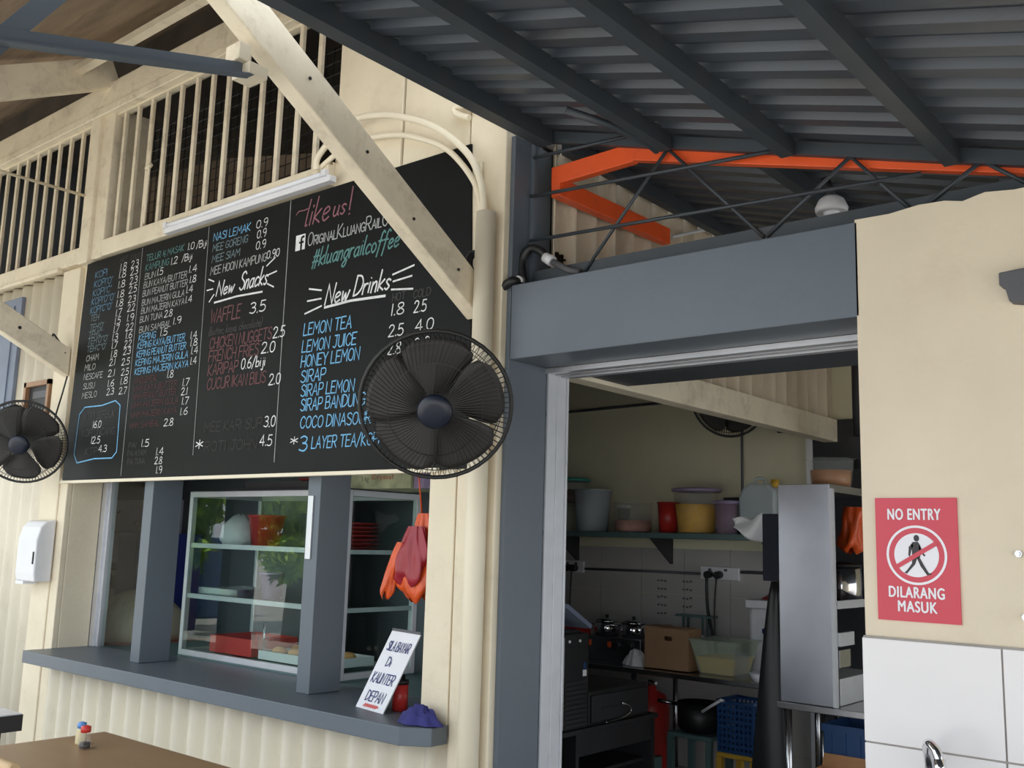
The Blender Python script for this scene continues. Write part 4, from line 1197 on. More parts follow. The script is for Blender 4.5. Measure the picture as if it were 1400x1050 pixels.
def wall_fan(c, n, anchor, R, lab, spin):
    """Guard centre c, facing n, hung from the anchor on the wall."""
    mt = frame_to(n)
    c = Vector(c)
    t = thing('wall_fan', lab, 'fan', c, 'black wall fans')
    P = lambda r, a, z: c + mt @ Vector((r * math.cos(a), r * math.sin(a), z))
    ring = lambda r, z, k=40: [P(r, 2 * PI * q / k, z) for q in range(k)]
    MB().tube(ring(R, 0), 0.008, 8, closed=True).build('guard_rim', 'fan_black', t)
    for nm, sgn, dep in (('front_guard', 1, 0.085), ('rear_guard', -1, 0.095)):
        m = MB()
        n_ = 84
        for k in range(n_):
            a = 2 * PI * k / n_
            tw = 0.30 * sgn
            m.tube([P(R * q, a + tw * (1 - q), sgn * dep * (1 - q ** 3.2)) for q in (1.0, 0.955, 0.86, 0.6, 0.22)], 0.0015, 3, cap=False)
        for q in (0.62, 0.86):
            m.tube(ring(R * q, sgn * dep * (1 - q ** 3.2)), 0.0018, 4, closed=True)
        m.build(nm, 'fan_black', t)
    MB().lathe(c, [(0.062, 0.078), (0.064, 0.088), (0.058, 0.098), (0.03, 0.103), (0.001, 0.104)], 28, mt).build('hub_cap', 'hub', t)
    bh = MB().lathe(c, [(0.05, -0.03), (0.052, 0.03), (0.03, 0.05), (0.001, 0.052)], 20, mt).build('blade_hub', 'blade', t)
    for k in range(5):
        a0 = spin + 2 * PI * k / 5
        def fn(u, v, a0=a0):
            r = 0.045 + (R * 0.91 - 0.045) * u
            wdt = 0.52 + 0.10 * math.sin(PI * min(1, u * 1.05)) + 0.08 * u
            a = a0 + (v - 0.5) * 2 * wdt * (1.0 if u < 0.85 else 1 - ((u - 0.85) / 0.15) ** 2 * 0.35)
            return P(r, a, (v - 0.5) * 0.06 * (1 - 0.3 * u))
        MB().grid(fn, 10, 8).build('blade', 'blade', bh, solid=0.003)
    MB().lathe(c, [(0.055, -0.11), (0.075, -0.12), (0.08, -0.20), (0.06, -0.25), (0.001, -0.255)], 20, mt).build('motor_housing', 'black', t)
    back = c + mt @ Vector((0, 0, -0.24))
    an = Vector(anchor)
    MB().tube(bez([back, (back + an) / 2 + Vector((0, 0, -0.06)), an], 6), 0.018, 8).build('bracket_arm', 'black', t)
    MB().box((an.x - 0.04, an.y - 0.012, an.z - 0.07), (an.x + 0.04, an.y + 0.012, an.z + 0.07)).build('wall_plate', 'black', t, bevel=0.004)
    return t
wall_fan((-2.497, 2.555, 2.081), (2.5, -2.75, -1.55), (-2.84, 3.158, 2.02), 0.277, 'big black wall fan in front of the right end of the menu board', 0.3)
wall_fan((-6.53, 2.87, 2.145), (2.6, -2.2, -1.2), (-6.66, 3.152, 2.12), 0.272, 'black wall fan cut by the left edge of the photo', 0.9)
wall_fan((-2.93, 5.66, 2.525), (0.6, -2.6, -1.0), (-2.735, 6.05, 2.42), 0.235, 'black fan in the kitchen half hidden behind the cream beam', 0.1)

# ================================================================== SMALL THINGS ON THE LEFT WALL
t = thing('paper_dispenser', 'white paper towel dispenser on the cream column left of the serving window', 'dispenser', (-6.73, 3.1, 1.24))
def disp(a, b):
    return None
m = MB()
prof = [(3.165, 1.245), (3.055, 1.245), (3.045, 1.30), (3.045, 1.52), (3.065, 1.60), (3.10, 1.64), (3.165, 1.65)]
m.prism([(-6.845, y, z) for y, z in prof], (0.27, 0, 0))
ca = m.build('casing', 'white', t, bevel=0.01)
MB().box((-6.60, 3.038, 1.36), (-6.59, 3.046, 1.44)).build('level_slot', 'black', ca)
m = MB().box((-6.83, 3.05, 1.225), (-6.72, 3.14, 1.246))
m.build('paper_end', 'paper', t)
t = thing('picture_frame', 'small dark picture in a brown wooden frame on the left wall', 'picture', (-7.03, 3.18, 2.20))
x0, x1, z0, z1 = -7.25, -6.86, 2.16, 2.63
MB().box((x0, 3.15, z0), (x0 + .035, 3.20, z1)).box((x1 - .035, 3.15, z0), (x1, 3.20, z1)).box((x0, 3.15, z1 - .035), (x1, 3.20, z1)).box((x0, 3.15, z0), (x1, 3.20, z0 + .035)).build('frame', 'frame_wood', t)
MB().box((x0 + .03, 3.18, z0 + .03), (x1 - .03, 3.19, z1 - .03)).build('picture', 'dark', t)
MB().box((x0 + .10, 3.176, z1 - .12), (x1 - .06, 3.181, z1 - .07)).build('pale_band', 'ink_grey', t)
o = MB().tube(bez([(-6.56, 3.13, 2.62), (-6.585, 3.12, 2.50), (-6.66, 3.12, 2.32), (-6.68, 3.13, 2.22)], 6), 0.006, 6).build('hanging_cable', 'black')
tag(o, 'black cable hanging between the left fan and the menu board', 'cable')
o = MB().tube(bez([(-6.66, 3.10, 2.86), (-6.72, 3.08, 2.92), (-6.70, 3.08, 2.86), (-6.60, 3.12, 2.78)], 6), 0.007, 6).build('brace_cable', 'black')
tag(o, 'short black cable loop on the left brace near the board edge', 'cable')

# ================================================================== TABLES
def table(x0, x1, y0, y1, z, top, edge, leg, lab, th=0.03):
    t = thing('dining_table', lab, 'table', ((x0 + x1) / 2, (y0 + y1) / 2, 0))
    MB().box((x0, y0, z - th), (x1, y1, z)).build('tabletop', top, t, bevel=0.004)
    if edge:
        MB().box((x0 - .004, y0 - .004, z - th - 0.004), (x1 + .004, y1 + .004, z - 0.006)).build('edge_band', edge, t)
    for sx in (0, 1):
        for sy in (0, 1):
            cx, cy = (x0 + 0.08, x1 - 0.08)[sx], (y0 + 0.08, y1 - 0.08)[sy]
            MB().box((cx - .02, cy - .02, 0), (cx + .02, cy + .02, z - th - (0.004 if edge else 0))).build('leg', leg, t)
    return t
table(-4.105, -2.90, 1.60, 2.275, 0.75, 'table', None, 'black', 'tan brown laminate table at lower left carrying two sauce bottles')
table(-5.95, -4.77, 1.40, 2.225, 0.745, 'marble', 'black', 'black', 'white topped table with a thick black edge at the left edge', 0.075)
def bottle(x, y, z, r, h, caph, body, cap, liquid, lab):
    t = thing('sauce_bottle', lab, 'bottle', (x, y, z), 'sauce bottles on the tan table')
    MB().lathe((x, y, z), [(r * 0.9, 0), (r, 0.006), (r, h * 0.55), (r * 0.78, h * 0.85), (r * 0.72, h), (0.001, h)], 18).build('bottle_body', body, t)
    if liquid:
        MB().lathe((x, y, z), [(r * 0.86, 0.004), (r * 0.9, 0.006), (r * 0.9, h * 0.36), (0.001, h * 0.36)], 18).build('sauce', liquid, t)
    MB().lathe((x, y, z + h), [(r * 0.82, -0.004), (r * 0.82, caph * 0.8), (r * 0.3, caph), (0.001, caph * 1.02)], 18).build('cap', cap, t)
M['cap_blue'] = mat('blue_cap', (0.12, 0.27, 0.62), 0.4)
M['pepper'] = mat('pale_yellow_plastic', (0.66, 0.56, 0.34), 0.4)
bottle(-3.925, 2.075, 0.7505, 0.021, 0.066, 0.02, 'pepper', 'cap_blue', None, 'pale yellow pepper shaker with a blue cap on the tan table')
bottle(-3.835, 2.045, 0.7505, 0.023, 0.066, 0.022, 'clear', 'red', 'soy', 'small soy sauce bottle with a red cap on the tan table')
t = thing('wooden_chair', 'pale wooden chair at the tan table, its back rail in the lower left corner', 'chair', (-3.35, 1.45, 0))
MB().tube(bez([(-3.58, 1.47, 0.87), (-3.36, 1.44, 0.885), (-3.13, 1.455, 0.875)], 6), 0.018, 8).build('back_rail', 'wood', t)
MB().box((-3.54, 1.47, 0.43), (-3.16, 1.86, 0.46)).build('seat', 'wood', t, bevel=0.004)
for x in (-3.52, -3.18):
    MB().box((x - .016, 1.82, 0), (x + .016, 1.85, .43)).build('leg', 'wood', t)
    MB().beam((x, 1.52, 0), (x, 1.455, 0.87), 0.03, 0.03, (1, 0, 0)).build('leg', 'wood', t)

# ================================================================== TRUSS AND ORANGE BEAM OVER THE DOORWAY
YTR = 3.33
t = thing('roof_truss', 'dark steel lattice truss with thin rods above the doorway lintel', 'truss', (-1.9, YTR, 2.71))
MB().box((-2.705, YTR - 0.012, 2.71), (-2.678, YTR + 0.012, 3.40)).build('end_post', 'grey', t)
MB().beam((-2.70, YTR, roofz(-2.70) + 0.018), (1.2, YTR, roofz(1.2) + 0.018), 0.03, 0.05).build('top_chord', 'grey_steel', t)
MB().box((-2.70, YTR, 2.725), (-0.4, YTR + 0.01, 2.795)).box((-2.70, YTR - 0.03, 2.722), (-0.4, YTR + 0.01, 2.73)).build('bottom_chord', 'grey_steel', t)
for a, b in (((-2.68, 3.325), (-2.15, 3.30)), ((-2.69, 3.143), (-1.463, 3.075)), ((-2.69, 2.934), (-0.99, 2.87))):
    MB().tube([(a[0], YTR - 0.018, a[1]), (b[0], YTR - 0.018, b[1])], 0.008, 6).build('rod', 'grey_steel', t)
for a, b in (((-2.395, 2.748), (-1.986, 3.204)), ((-1.986, 3.204), (-1.57, 2.753)), ((-1.558, 2.754), (-1.238, 2.99)), ((-1.232, 2.99), (-1.02, 2.74)), ((-0.98, 2.76), (-0.80, 2.875)), ((-0.80, 2.875), (-0.66, 2.76))):
    MB().tube([(a[0], YTR - 0.006, a[1]), (b[0], YTR - 0.006, b[1])], 0.0075, 6).build('diagonal', 'grey_steel', t)
MB().tube([(-2.23, 2.95, 3.30), (-2.10, 3.10, 3.25), (-2.03, 3.25, 3.21), (-2.02, 3.30, 3.195)], 0.016, 6).build('bent_bar', 'grey_steel', t)
t = thing('steel_beam', 'bright orange painted steel beam bending back along the corrugated side wall', 'beam', (-1.7, 3.36, 2.85))
MB().beam((-2.19, 3.368, 3.243), (-0.4, 3.368, 2.77), 0.04, 0.062, (0, 0, 1)).build('long_run', 'orange', t, bevel=0.003)
MB().beam((-2.17, 3.368, 3.243), (-2.625, 3.395, 3.243), 0.04, 0.085, (0, 0, 1)).build('bend', 'orange', t, bevel=0.003)
MB().beam((-2.60, 3.375, 3.185), (-2.60, 4.34, 3.205), 0.05, 0.085, (0, 0, 1)).build('wall_run', 'orange', t, bevel=0.003)
o = MB().tube(bez([(-2.615, 4.42, 3.23), (-2.615, 4.75, 3.355), (-2.615, 4.83, 3.37), (-2.615, 5.02, 3.36)], 5), 0.009, 8).build('bent_pipe', 'white')
tag(o, 'thin white bent pipe at the far end of the orange beam', 'pipe')
t = thing('power_cable', 'thick black looped cable with a white coupling at the left end of the lintel', 'cable', (-2.68, 3.27, 2.705))
MB().tube(bez([(-2.735, 3.19, 2.70), (-2.69, 3.20, 2.725), (-2.685, 3.26, 2.73), (-2.70, 3.27, 2.83), (-2.66, 3.28, 2.885), (-2.605, 3.29, 2.865), (-2.585, 3.30, 2.835)], 7), 0.020, 10).build('cable', 'black', t)
MB().tube([(-2.59, 3.298, 2.84), (-2.55, 3.302, 2.812)], 0.024, 12).build('coupling', 'white', t)
MB().tube([(-2.685, 3.225, 2.73), (-2.685, 3.255, 2.732)], 0.023, 10).build('coupling', 'white', t)
MB().tube([(-2.55, 3.302, 2.812), (-2.47, 3.302, 2.765), (-2.40, 3.302, 2.74)], 0.015, 10).build('corrugated_tail', 'ink_grey', t)
t = thing('flood_lamp', 'whitish hooded lamp hanging under the canopy behind the truss', 'lamp', (-1.47, 3.75, 2.94))
hd = MB().lathe((-1.475, 3.75, 2.95), [(0.062, 0.0), (0.066, 0.02), (0.05, 0.055), (0.03, 0.07), (0.001, 0.072)], 20).build('hood', 'white', t)
MB().tube([(-1.475, 3.75, 3.02), (-1.50, 3.75, 3.10)], 0.02, 8).build('lamp_mount', 'dark', t)
MB().ball((-1.475, 3.75, 2.955), (0.035, 0.035, 0.03), 12, 8).build('bulb', 'tube', hd)

# ================================================================== RIGHT WALL FITTINGS
o = MB().prism([(-0.728, 3.199, 2.445), (-0.728, 3.199, 2.405), (-0.712, 3.199, 2.395), (-0.702, 3.199, 2.352), (-0.62, 3.199, 2.335), (-0.60, 3.199, 2.40), (-0.58, 3.199, 2.455)], (0, -0.05, 0)).build('wall_bracket', 'ink_grey', bevel=0.004)
tag(o, 'weathered grey bracket high on the cream wall at the right edge', 'bracket')
for x, z, lab in ((-0.722, 1.606, 'small bolt in the cream wall right of the no entry sign, upper one'), (-0.712, 1.425, 'small bolt in the cream wall just above the tiles, lower one')):
    o = MB().tube([(x, 3.2, z), (x, 3.185, z)], 0.006, 10).tube([(x, 3.196, z), (x, 3.191, z)], 0.011, 6).build('wall_bolt', 'steel')
    tag(o, lab, 'bolt', 'wall bolts')
t = thing('wash_basin', 'steel wash basin fixed to the tiled wall, below the frame', 'basin', (-0.85, 2.98, 0.7))
MB().box((-1.15, 2.75, 0.84), (-0.5, 2.79, 0.87)).box((-1.15, 3.13, 0.84), (-0.5, 3.18, 0.87)).box((-1.15, 2.79, 0.84), (-1.10, 3.13, 0.87)).box((-0.55, 2.79, 0.84), (-0.5, 3.13, 0.87)).build('rim', 'steel', t)
MB().box((-1.12, 2.78, 0.68), (-0.53, 3.15, 0.70)).box((-1.12, 2.78, 0.70), (-1.10, 3.15, 0.84)).box((-0.55, 2.78, 0.70), (-0.53, 3.15, 0.84)).box((-1.12, 2.77, 0.70), (-0.53, 2.79, 0.84)).box((-1.12, 3.13, 0.70), (-0.53, 3.15, 0.84)).build('bowl', 'steel', t)
t = thing('tap', 'curved chrome tap in front of the white wall tiles', 'tap', (-0.98, 3.155, 0.871))
MB().tube(bez([(-0.985, 3.155, 0.871), (-0.982, 3.15, 0.98), (-0.972, 3.10, 1.04), (-0.94, 3.02, 1.066), (-0.913, 2.99, 1.055), (-0.902, 2.98, 1.028), (-0.899, 2.975, 1.0)], 6), 0.0135, 12).build('spout', 'chrome', t)
MB().tube([(-0.902, 2.979, 1.035), (-0.897, 2.972, 0.985)], 0.017, 12).build('nozzle', 'chrome', t)
MB().tube([(-0.985, 3.155, 0.871), (-0.985, 3.155, 0.90)], 0.024, 14).build('tap_base', 'chrome', t)

# ================================================================== KITCHEN
YW = 6.687
t = thing('wall_shelf', 'grey wall shelf carrying plastic tubs along the kitchen back wall', 'shelf', (-4.0, 6.5, 1.46))
MB().box((-5.29, 6.33, 1.652), (-2.88, YW, 1.692)).build('shelf_board', 'teal_dark', t, bevel=0.003)
for x in (-4.83, -3.945, -3.06):
    MB().prism([(x, YW, 1.652), (x, 6.36, 1.652), (x, 6.66, 1.462), (x, YW, 1.462)], (0.012, 0, 0)).build('bracket', 'dark', t)
ZS = 1.693
def tub(x, y, z, r0, r1, h, wall, fill, fh, lid, lab, grp, cat='tub', rect=False):
    t = thing('food_tub', lab, cat, (x, y, z), grp)
    n = 4 if rect else 24
    rot = Matrix.Rotation(PI / 4, 3, 'Z') if rect else None
    k = 1.414 if rect else 1
    MB().lathe((x, y, z), [(r0 * k, 0), (r1 * k, h), ((r1 - .004) * k, h), ((r0 - .004) * k, 0.005)], n, rot, not rect).build('tub_body', wall, t)
    if fill:
        rf = r0 + (r1 - r0) * fh / h
        MB().lathe((x, y, z), [((r0 - .008) * k, 0.006), ((rf - .008) * k, fh), (0.001, fh + 0.004)], n, rot, not rect).build('contents', fill, t)
    if lid:
        MB().lathe((x, y, z + h), [((r1 + .008) * k, -0.012), ((r1 + .010) * k, 0.006), ((r1 - .002) * k, 0.012), (0.001, 0.012)], n, rot, not rect).build('lid', lid, t)
    else:
        MB().lathe((x, y, z + h), [((r1) * k, -0.006), ((r1 + .008) * k, -0.006), ((r1 + .008) * k, 0.004), ((r1 - .003) * k, 0.004)], n, rot, not rect).build('rim', wall, t)
    return t
G = 'tubs on the kitchen wall shelf'
tub(-4.83, 6.50, ZS, 0.085, 0.09, 0.215, 'clear', None, 0, 'clear', 'clear lidded tub at the left end of the wall shelf, lower of two', G)
tub(-4.765, 6.50, ZS + 0.222, 0.10, 0.14, 0.19, 'clear', 'food_brown', 0.11, 'teal', 'tub of brown powder with a teal lid on top of the clear tub', G, rect=False)
tub(-4.54, 6.47, ZS, 0.125, 0.148, 0.325, 'milky', None, 0, None, 'tall milky white measuring jug on the wall shelf', G, 'jug')
tub(-4.343, 6.62, ZS, 0.05, 0.05, 0.20, 'clear', 'food_brown', 0.10, 'white', 'small jar with a white lid behind the tall milky jug', G, 'jar')
tub(-4.165, 6.48, ZS, 0.145, 0.152, 0.225, 'clear', 'food_pink', 0.09, None, 'wide clear tub holding pinkish spice on the wall shelf', G)
tub(-3.865, 6.50, ZS, 0.068, 0.08, 0.225, 'red', None, 0, None, 'red plastic jug on the wall shelf beside the yellow tub', G, 'jug')
tub(-3.612, 6.47, ZS, 0.135, 0.172, 0.315, 'clear', 'food_yellow', 0.21, 'lilac', 'large tub of yellow powder with a lilac lid on the wall shelf', G)
tub(-3.348, 6.44, ZS, 0.078, 0.092, 0.225, 'clear_pink', None, 0, 'lilac', 'pinkish lilac tub right of the large yellow tub', G)
o = MB().box((-3.47, 6.62, ZS), (-3.30, 6.68, ZS + 0.27)).build('dark_box', 'black')
tag(o, 'dark box standing behind the pinkish lilac tub', 'box')
t = thing('jerry_can', 'white plastic jerry can with a yellow cap on the wall shelf', 'jerry can', (-3.1, 6.48, ZS))
MB().prism([(-3.235, 6.40, ZS), (-2.96, 6.40, ZS), (-2.96, 6.40, ZS + 0.30), (-3.02, 6.40, ZS + 0.35), (-3.15, 6.40, ZS + 0.36), (-3.205, 6.40, ZS + 0.33), (-3.24, 6.40, ZS + 0.26)], (0, 0.17, 0)).build('can_body', 'milky', t, bevel=0.02)
MB().tube(bez([(-3.16, 6.485, ZS + 0.345), (-3.14, 6.485, ZS + 0.39), (-3.08, 6.485, ZS + 0.39), (-3.07, 6.485, ZS + 0.35)], 5), 0.012, 8).build('handle', 'milky', t)
MB().tube([(-3.0, 6.485, ZS + 0.33), (-3.0, 6.485, ZS + 0.385)], 0.028, 14).build('cap', 'yellow', t)

# sockets and pipes on the back wall
def socket(x0, x1, lab, knob):
    t = thing('wall_socket', lab, 'socket', ((x0 + x1) / 2, 6.67, 1.36), 'kitchen sockets')
    fp = MB().box((x0, 6.655, 1.362), (x1, YW, 1.455)).build('face_plate', 'white', t, bevel=0.004)
    m = MB()
    for k in range(2):
        xx = x0 + (x1 - x0) * (0.25 + 0.42 * k)
        m.box((xx - 0.012, 6.65, 1.425), (xx + 0.012, 6.656, 1.442))
    m.build('switch', 'ink_grey', fp)
    for xx in knob:
        MB().tube([(xx, 6.656, 1.40), (xx, 6.60, 1.395)], 0.028, 12).build('plug', 'black', fp)
socket(-4.963, -4.758, 'white double socket under the left shelf bracket', [-4.89, -4.83])
socket(-3.68, -3.37, 'white triple socket with two black plugs above the counter', [-3.60, -3.52])
for pts, lab in (([(-4.89, 6.60, 1.37), (-4.93, 6.58, 1.1), (-4.96, 6.55, 0.76)], 'black cable hanging from the left kitchen socket, slanting one'),
                 ([(-4.83, 6.60, 1.37), (-4.835, 6.59, 1.1), (-4.835, 6.58, 0.76)], 'black cable hanging straight down from the left kitchen socket'),
                 ([(-3.60, 6.60, 1.37), (-3.58, 6.58, 1.15), (-3.52, 6.55, 0.95), (-3.47, 6.52, 0.76)], 'thick black cable hanging from the triple socket'),
                 ([(-3.52, 6.60, 1.37), (-3.53, 6.59, 1.15), (-3.51, 6.57, 0.9), (-3.44, 6.57, 0.78)], 'thin black cable hanging from the triple socket')):
    o = MB().tube(bez(pts, 6), 0.011 if 'thick' in lab else 0.006, 6).build('hanging_cable', 'black')
    tag(o, lab, 'cable', 'kitchen cords')
for (a, b, r, lab) in (((-5.29, 6.675, 2.69), (-2.86, 6.675, 2.735), 0.012, 'grey pipe high on the kitchen back wall below the lintel'),
                       ((-4.75, 6.675, 1.395), (-3.69, 6.675, 1.40), 0.010, 'thin grey conduit between the two kitchen sockets'),
                       ((-3.36, 6.675, 1.425), (-2.86, 6.675, 1.43), 0.012, 'thin grey conduit right of the triple socket'),
                       ((-3.345, 6.675, 1.70), (-3.345, 6.675, 2.62), 0.010, 'thin upright grey conduit on the olive wall behind the fan')):
    o = MB().tube([a, b], r, 8).build('wall_conduit', 'ink_grey')
    tag(o, lab, 'conduit', 'kitchen conduits')

# steel work table along the back wall
t = thing('work_table', 'stainless steel work table along the kitchen back wall', 'table', (-3.9, 6.34, 0))
MB().box((-5.2, 6.0, 0.715), (-2.72, 6.68, 0.75)).build('tabletop', 'steel', t, bevel=0.006)
for x in (-5.1, -3.87, -2.78):
    for y in (6.05, 6.62):
        MB().tube([(x, y, 0), (x, y, 0.715)], 0.02, 10).build('leg', 'steel', t)
ZC = 0.751
t = thing('hot_plate', 'steel double hot plate with orange switches on the work table', 'hot plate', (-4.25, 6.42, ZC))
hc = MB().box((-4.50, 6.26, ZC), (-3.95, 6.60, 0.915)).build('casing', 'steel', t, bevel=0.005)
for x in (-4.36, -4.12):
    MB().tube([(x, 6.43, 0.915), (x, 6.43, 0.93)], 0.09, 20).build('burner', 'dark', hc)
for x in (-4.40, -4.22):
    MB().box((x - 0.014, 6.252, 0.845), (x + 0.014, 6.262, 0.885)).build('switch', 'orange', hc)
for x in (-4.475, -4.16, -4.05):
    MB().tube([(x, 6.262, 0.862), (x, 6.235, 0.862)], 0.028, 14).build('dial', 'black', hc)
for x, lab in ((-4.36, 'small steel lidded pot on the hot plate, left one'), (-4.12, 'small steel lidded pot on the hot plate, right one')):
    t = thing('sauce_pot', lab, 'pot', (x, 6.43, 0.931), 'pots on the hot plate')
    MB().lathe((x, 6.43, 0.931), [(0.085, 0), (0.095, 0.01), (0.095, 0.085), (0.091, 0.085), (0.082, 0.006)], 24).build('pot_body', 'chrome', t)
    ld = MB().lathe((x, 6.43, 1.017), [(0.098, -0.002), (0.096, 0.008), (0.05, 0.025), (0.001, 0.03)], 24).build('lid', 'chrome', t)
    MB().tube([(x, 6.43, 1.045), (x, 6.43, 1.065)], 0.013, 10).build('lid_knob', 'black', ld)
    MB().tube([(x - 0.09, 6.40, 0.99), (x - 0.2, 6.33, 1.0)], 0.010, 8).build('pot_handle', 'chrome', t)
o = MB().box((-4.80, 6.30, ZC), (-4.56, 6.50, 0.97)).build('crate', 'red')
tag(o, 'red plastic box at the left end of the work table', 'box')
t = thing('shopping_carton', 'dull brown bag sitting on the red box by the pots', 'bag', (-4.68, 6.4, 0.971))
MB().grid(cloth_fn(-4.68, 6.40, 0.971, 0.115, 0.09, 0.12, 11), 28, 10).build('bag_body', 'old_sheet', t)
t = thing('cardboard_box', 'brown cardboard box with a hand hole on the work table', 'box', (-3.635, 6.2, ZC))
HX, HZ = -3.62, 0.965
m = MB()
x0, x1, y0_, y1_, z0, z1 = -3.81, -3.46, 6.09, 6.27, ZC, 1.035
for a, b, c, d_ in ((x0, HX - .03, z0, z1), (HX + .03, x1, z0, z1), (HX - .03, HX + .03, z0, HZ - .015), (HX - .03, HX + .03, HZ + .015, z1)):
    m.box((a, y0_, c), (b, y0_ + .006, d_))
m.box((x0, y1_ - .006, z0), (x1, y1_, z1)).box((x0, y0_ + .006, z0), (x0 + .006, y1_ - .006, z1)).box((x1 - .006, y0_ + .006, z0), (x1, y1_ - .006, z1)).box((x0, y0_, z0), (x1, y1_, z0 + .006))
m.build('box_body', 'carton', t)
MB().prism([(x0, y0_, z1), (x0, y1_, z1), (x0 + 0.12, y1_, z1 + 0.004), (x0 + 0.12, y0_, z1 + 0.004)], (0, 0, 0.005)).build('flap', 'carton', t)
t = tub(-3.275, 6.26, ZC, 0.125, 0.175, 0.225, 'clear_green', 'food_yellow', 0.115, None, 'square greenish tub half full of pale batter on the work table', 'tubs on the work table', rect=True)
o = MB().grid(cloth_fn(-3.91, 6.14, ZC, 0.095, 0.07, 0.14, 6), 40, 12).build('wiping_rag', 'white_cloth')
tag(o, 'crumpled white rag on the work table edge', 'cloth')
o = MB().lathe((-3.055, 6.07, ZC), [(0.045, 0), (0.05, 0.02), (0.05, 0.14), (0.04, 0.165), (0.036, 0.165), (0.044, 0.138), (0.044, 0.006)], 20).build('glass_jar', 'clear')
tag(o, 'empty glass jar on the work table beside the greenish tub', 'jar')
o = MB().lathe((-2.94, 6.08, ZC), [(0.035, 0), (0.065, 0.055), (0.06, 0.055), (0.032, 0.006)], 18).build('bowl', 'white')
tag(o, 'small white bowl at the right end of the work table', 'bowl')
t = thing('flour_bin', 'white sack with a pale folded band on the work table, right end', 'sack', (-3.06, 6.45, ZC))
MB().box((-3.20, 6.46, ZC), (-2.99, 6.66, 1.19)).build('sack_body', 'white_cloth', t, bevel=0.03)
MB().box((-3.215, 6.445, 1.19), (-2.975, 6.67, 1.245)).build('top_band', 'white', t, bevel=0.006)
o = MB().grid(cloth_fn(-3.02, 6.55, 1.246, 0.10, 0.08, 0.07, 9), 30, 10).build('red_packet', 'bag_red')
tag(o, 'crumpled red packet on top of the white sack', 'packet')
o = MB().lathe((-2.86, 6.22, ZC), [(0.085, 0), (0.105, 0.30), (0.112, 0.30), (0.112, 0.325), (0.06, 0.35), (0.001, 0.355)], 22).build('blue_canister', 'deep_blue')
tag(o, 'deep blue canister at the right end of the work table', 'canister')
t = thing('dish_rack', 'thin greenish dish rack against the back wall tiles', 'rack', (-3.6, 6.55, ZC))
MB().box((-3.84, 6.56, 1.085), (-3.54, 6.66, 1.10)).build('rack_top', 'teal_dark', t)
for x in (-3.78, -3.62):
    for y in (6.575, 6.645):
        MB().tube([(x, y, ZC), (x, y, 1.085)], 0.008, 6).build('leg', 'teal_dark', t)
o = MB().lathe((-3.60, 6.415, ZC), [(0.11, 0), (0.10, 0.10), (0.07, 0.22), (0.001, 0.225)], 20).build('steel_cover', 'white')
tag(o, 'pale upturned bowl behind the brown cardboard box', 'bowl')
o = MB()
for r_ in range(5):
    for c_ in range(2):
        for k in range(3):
            x = -4.07 + 0.22 * c_ + 0.03 * k
            z = 1.335 - 0.062 * r_
            o.beam((x, 6.686, z), (x + 0.018, 6.686, z + random.uniform(-.008, .008)), 0.003, 0.012)
o = o.build('tile_scribbles', 'ink_grey')
tag(o, 'faint grey handwritten notes on the white back wall tiles', 'writing')
o['kind'] = 'stuff'

# below the work table
t = thing('gas_cylinder', 'dark red gas cylinder under the work table', 'gas cylinder', (-3.9, 6.3, 0))
MB().lathe((-3.70 - 0.20, 6.32, 0), [(0.11, 0), (0.135, 0.04), (0.135, 0.45), (0.11, 0.54), (0.04, 0.575), (0.04, 0.60), (0.001, 0.60)], 24).build('cylinder_body', 'red', t)
MB().tube([(-3.90, 6.32, 0.60), (-3.90, 6.32, 0.64)], 0.02, 8).tube([(-3.90, 6.32, 0.625), (-3.83, 6.28, 0.625)], 0.012, 8).build('valve', 'steel', t)
def stool(x0, x1, y0, y1, h, material, lab):
    t = thing('plastic_stool', lab, 'stool', ((x0 + x1) / 2, (y0 + y1) / 2, 0), 'stools under the table')
    MB().box((x0, y0, h - 0.03), (x1, y1, h)).build('seat', material, t, bevel=0.008)
    for x in (x0, x1 - .04):
        for y in (y0, y1 - .04):
            MB().box((x, y, 0), (x + .04, y + .04, h - 0.03)).build('leg', material, t)
    return t
stool(-3.62, -3.29, 6.08, 6.40, 0.355, 'teal_dark', 'grey green plastic stool under the work table holding a black pot')
stool(-3.25, -2.97, 6.08, 6.40, 0.275, 'yellow', 'yellow plastic stool under the work table holding the blue basket')
t = thing('black_pot', 'large black pot on the grey green stool under the table', 'pot', (-3.46, 6.24, 0.356))
MB().lathe((-3.46, 6.24, 0.356), [(0.12, 0), (0.15, 0.03), (0.155, 0.19), (0.148, 0.19), (0.115, 0.008)], 24).build('pot_body', 'black', t)
MB().tube([(-3.60, 6.20, 0.52), (-3.72, 6.12, 0.54)], 0.013, 8).build('pot_handle', 'steel', t)
t = thing('laundry_basket', 'blue perforated plastic basket with a white handle under the table', 'basket', (-3.12, 6.25, 0.276))
m = MB()
x0, x1, y0_, y1_, z0, z1 = -3.25, -2.99, 6.10, 6.38, 0.276, 0.60
def wall_with_holes(m, p, u, ulen, z0, z1):
    nu, nv = 17, 17
    u = Vector(u)
    p = Vector(p)
    for i in range(nu):
        for j in range(nv):
            if i % 2 == 1 and j % 2 == 1:
                continue
            a, b = p + u * (ulen * i / nu), p + u * (ulen * (i + 1) / nu)
            za, zb = z0 + (z1 - z0) * j / nv, z0 + (z1 - z0) * (j + 1) / nv
            m.add([(a.x, a.y, za), (b.x, b.y, za), (b.x, b.y, zb), (a.x, a.y, zb)], [(0, 1, 2, 3)])
wall_with_holes(m, (x0, y0_, 0), (1, 0, 0), x1 - x0, z0, z1)
wall_with_holes(m, (x0, y1_, 0), (1, 0, 0), x1 - x0, z0, z1)
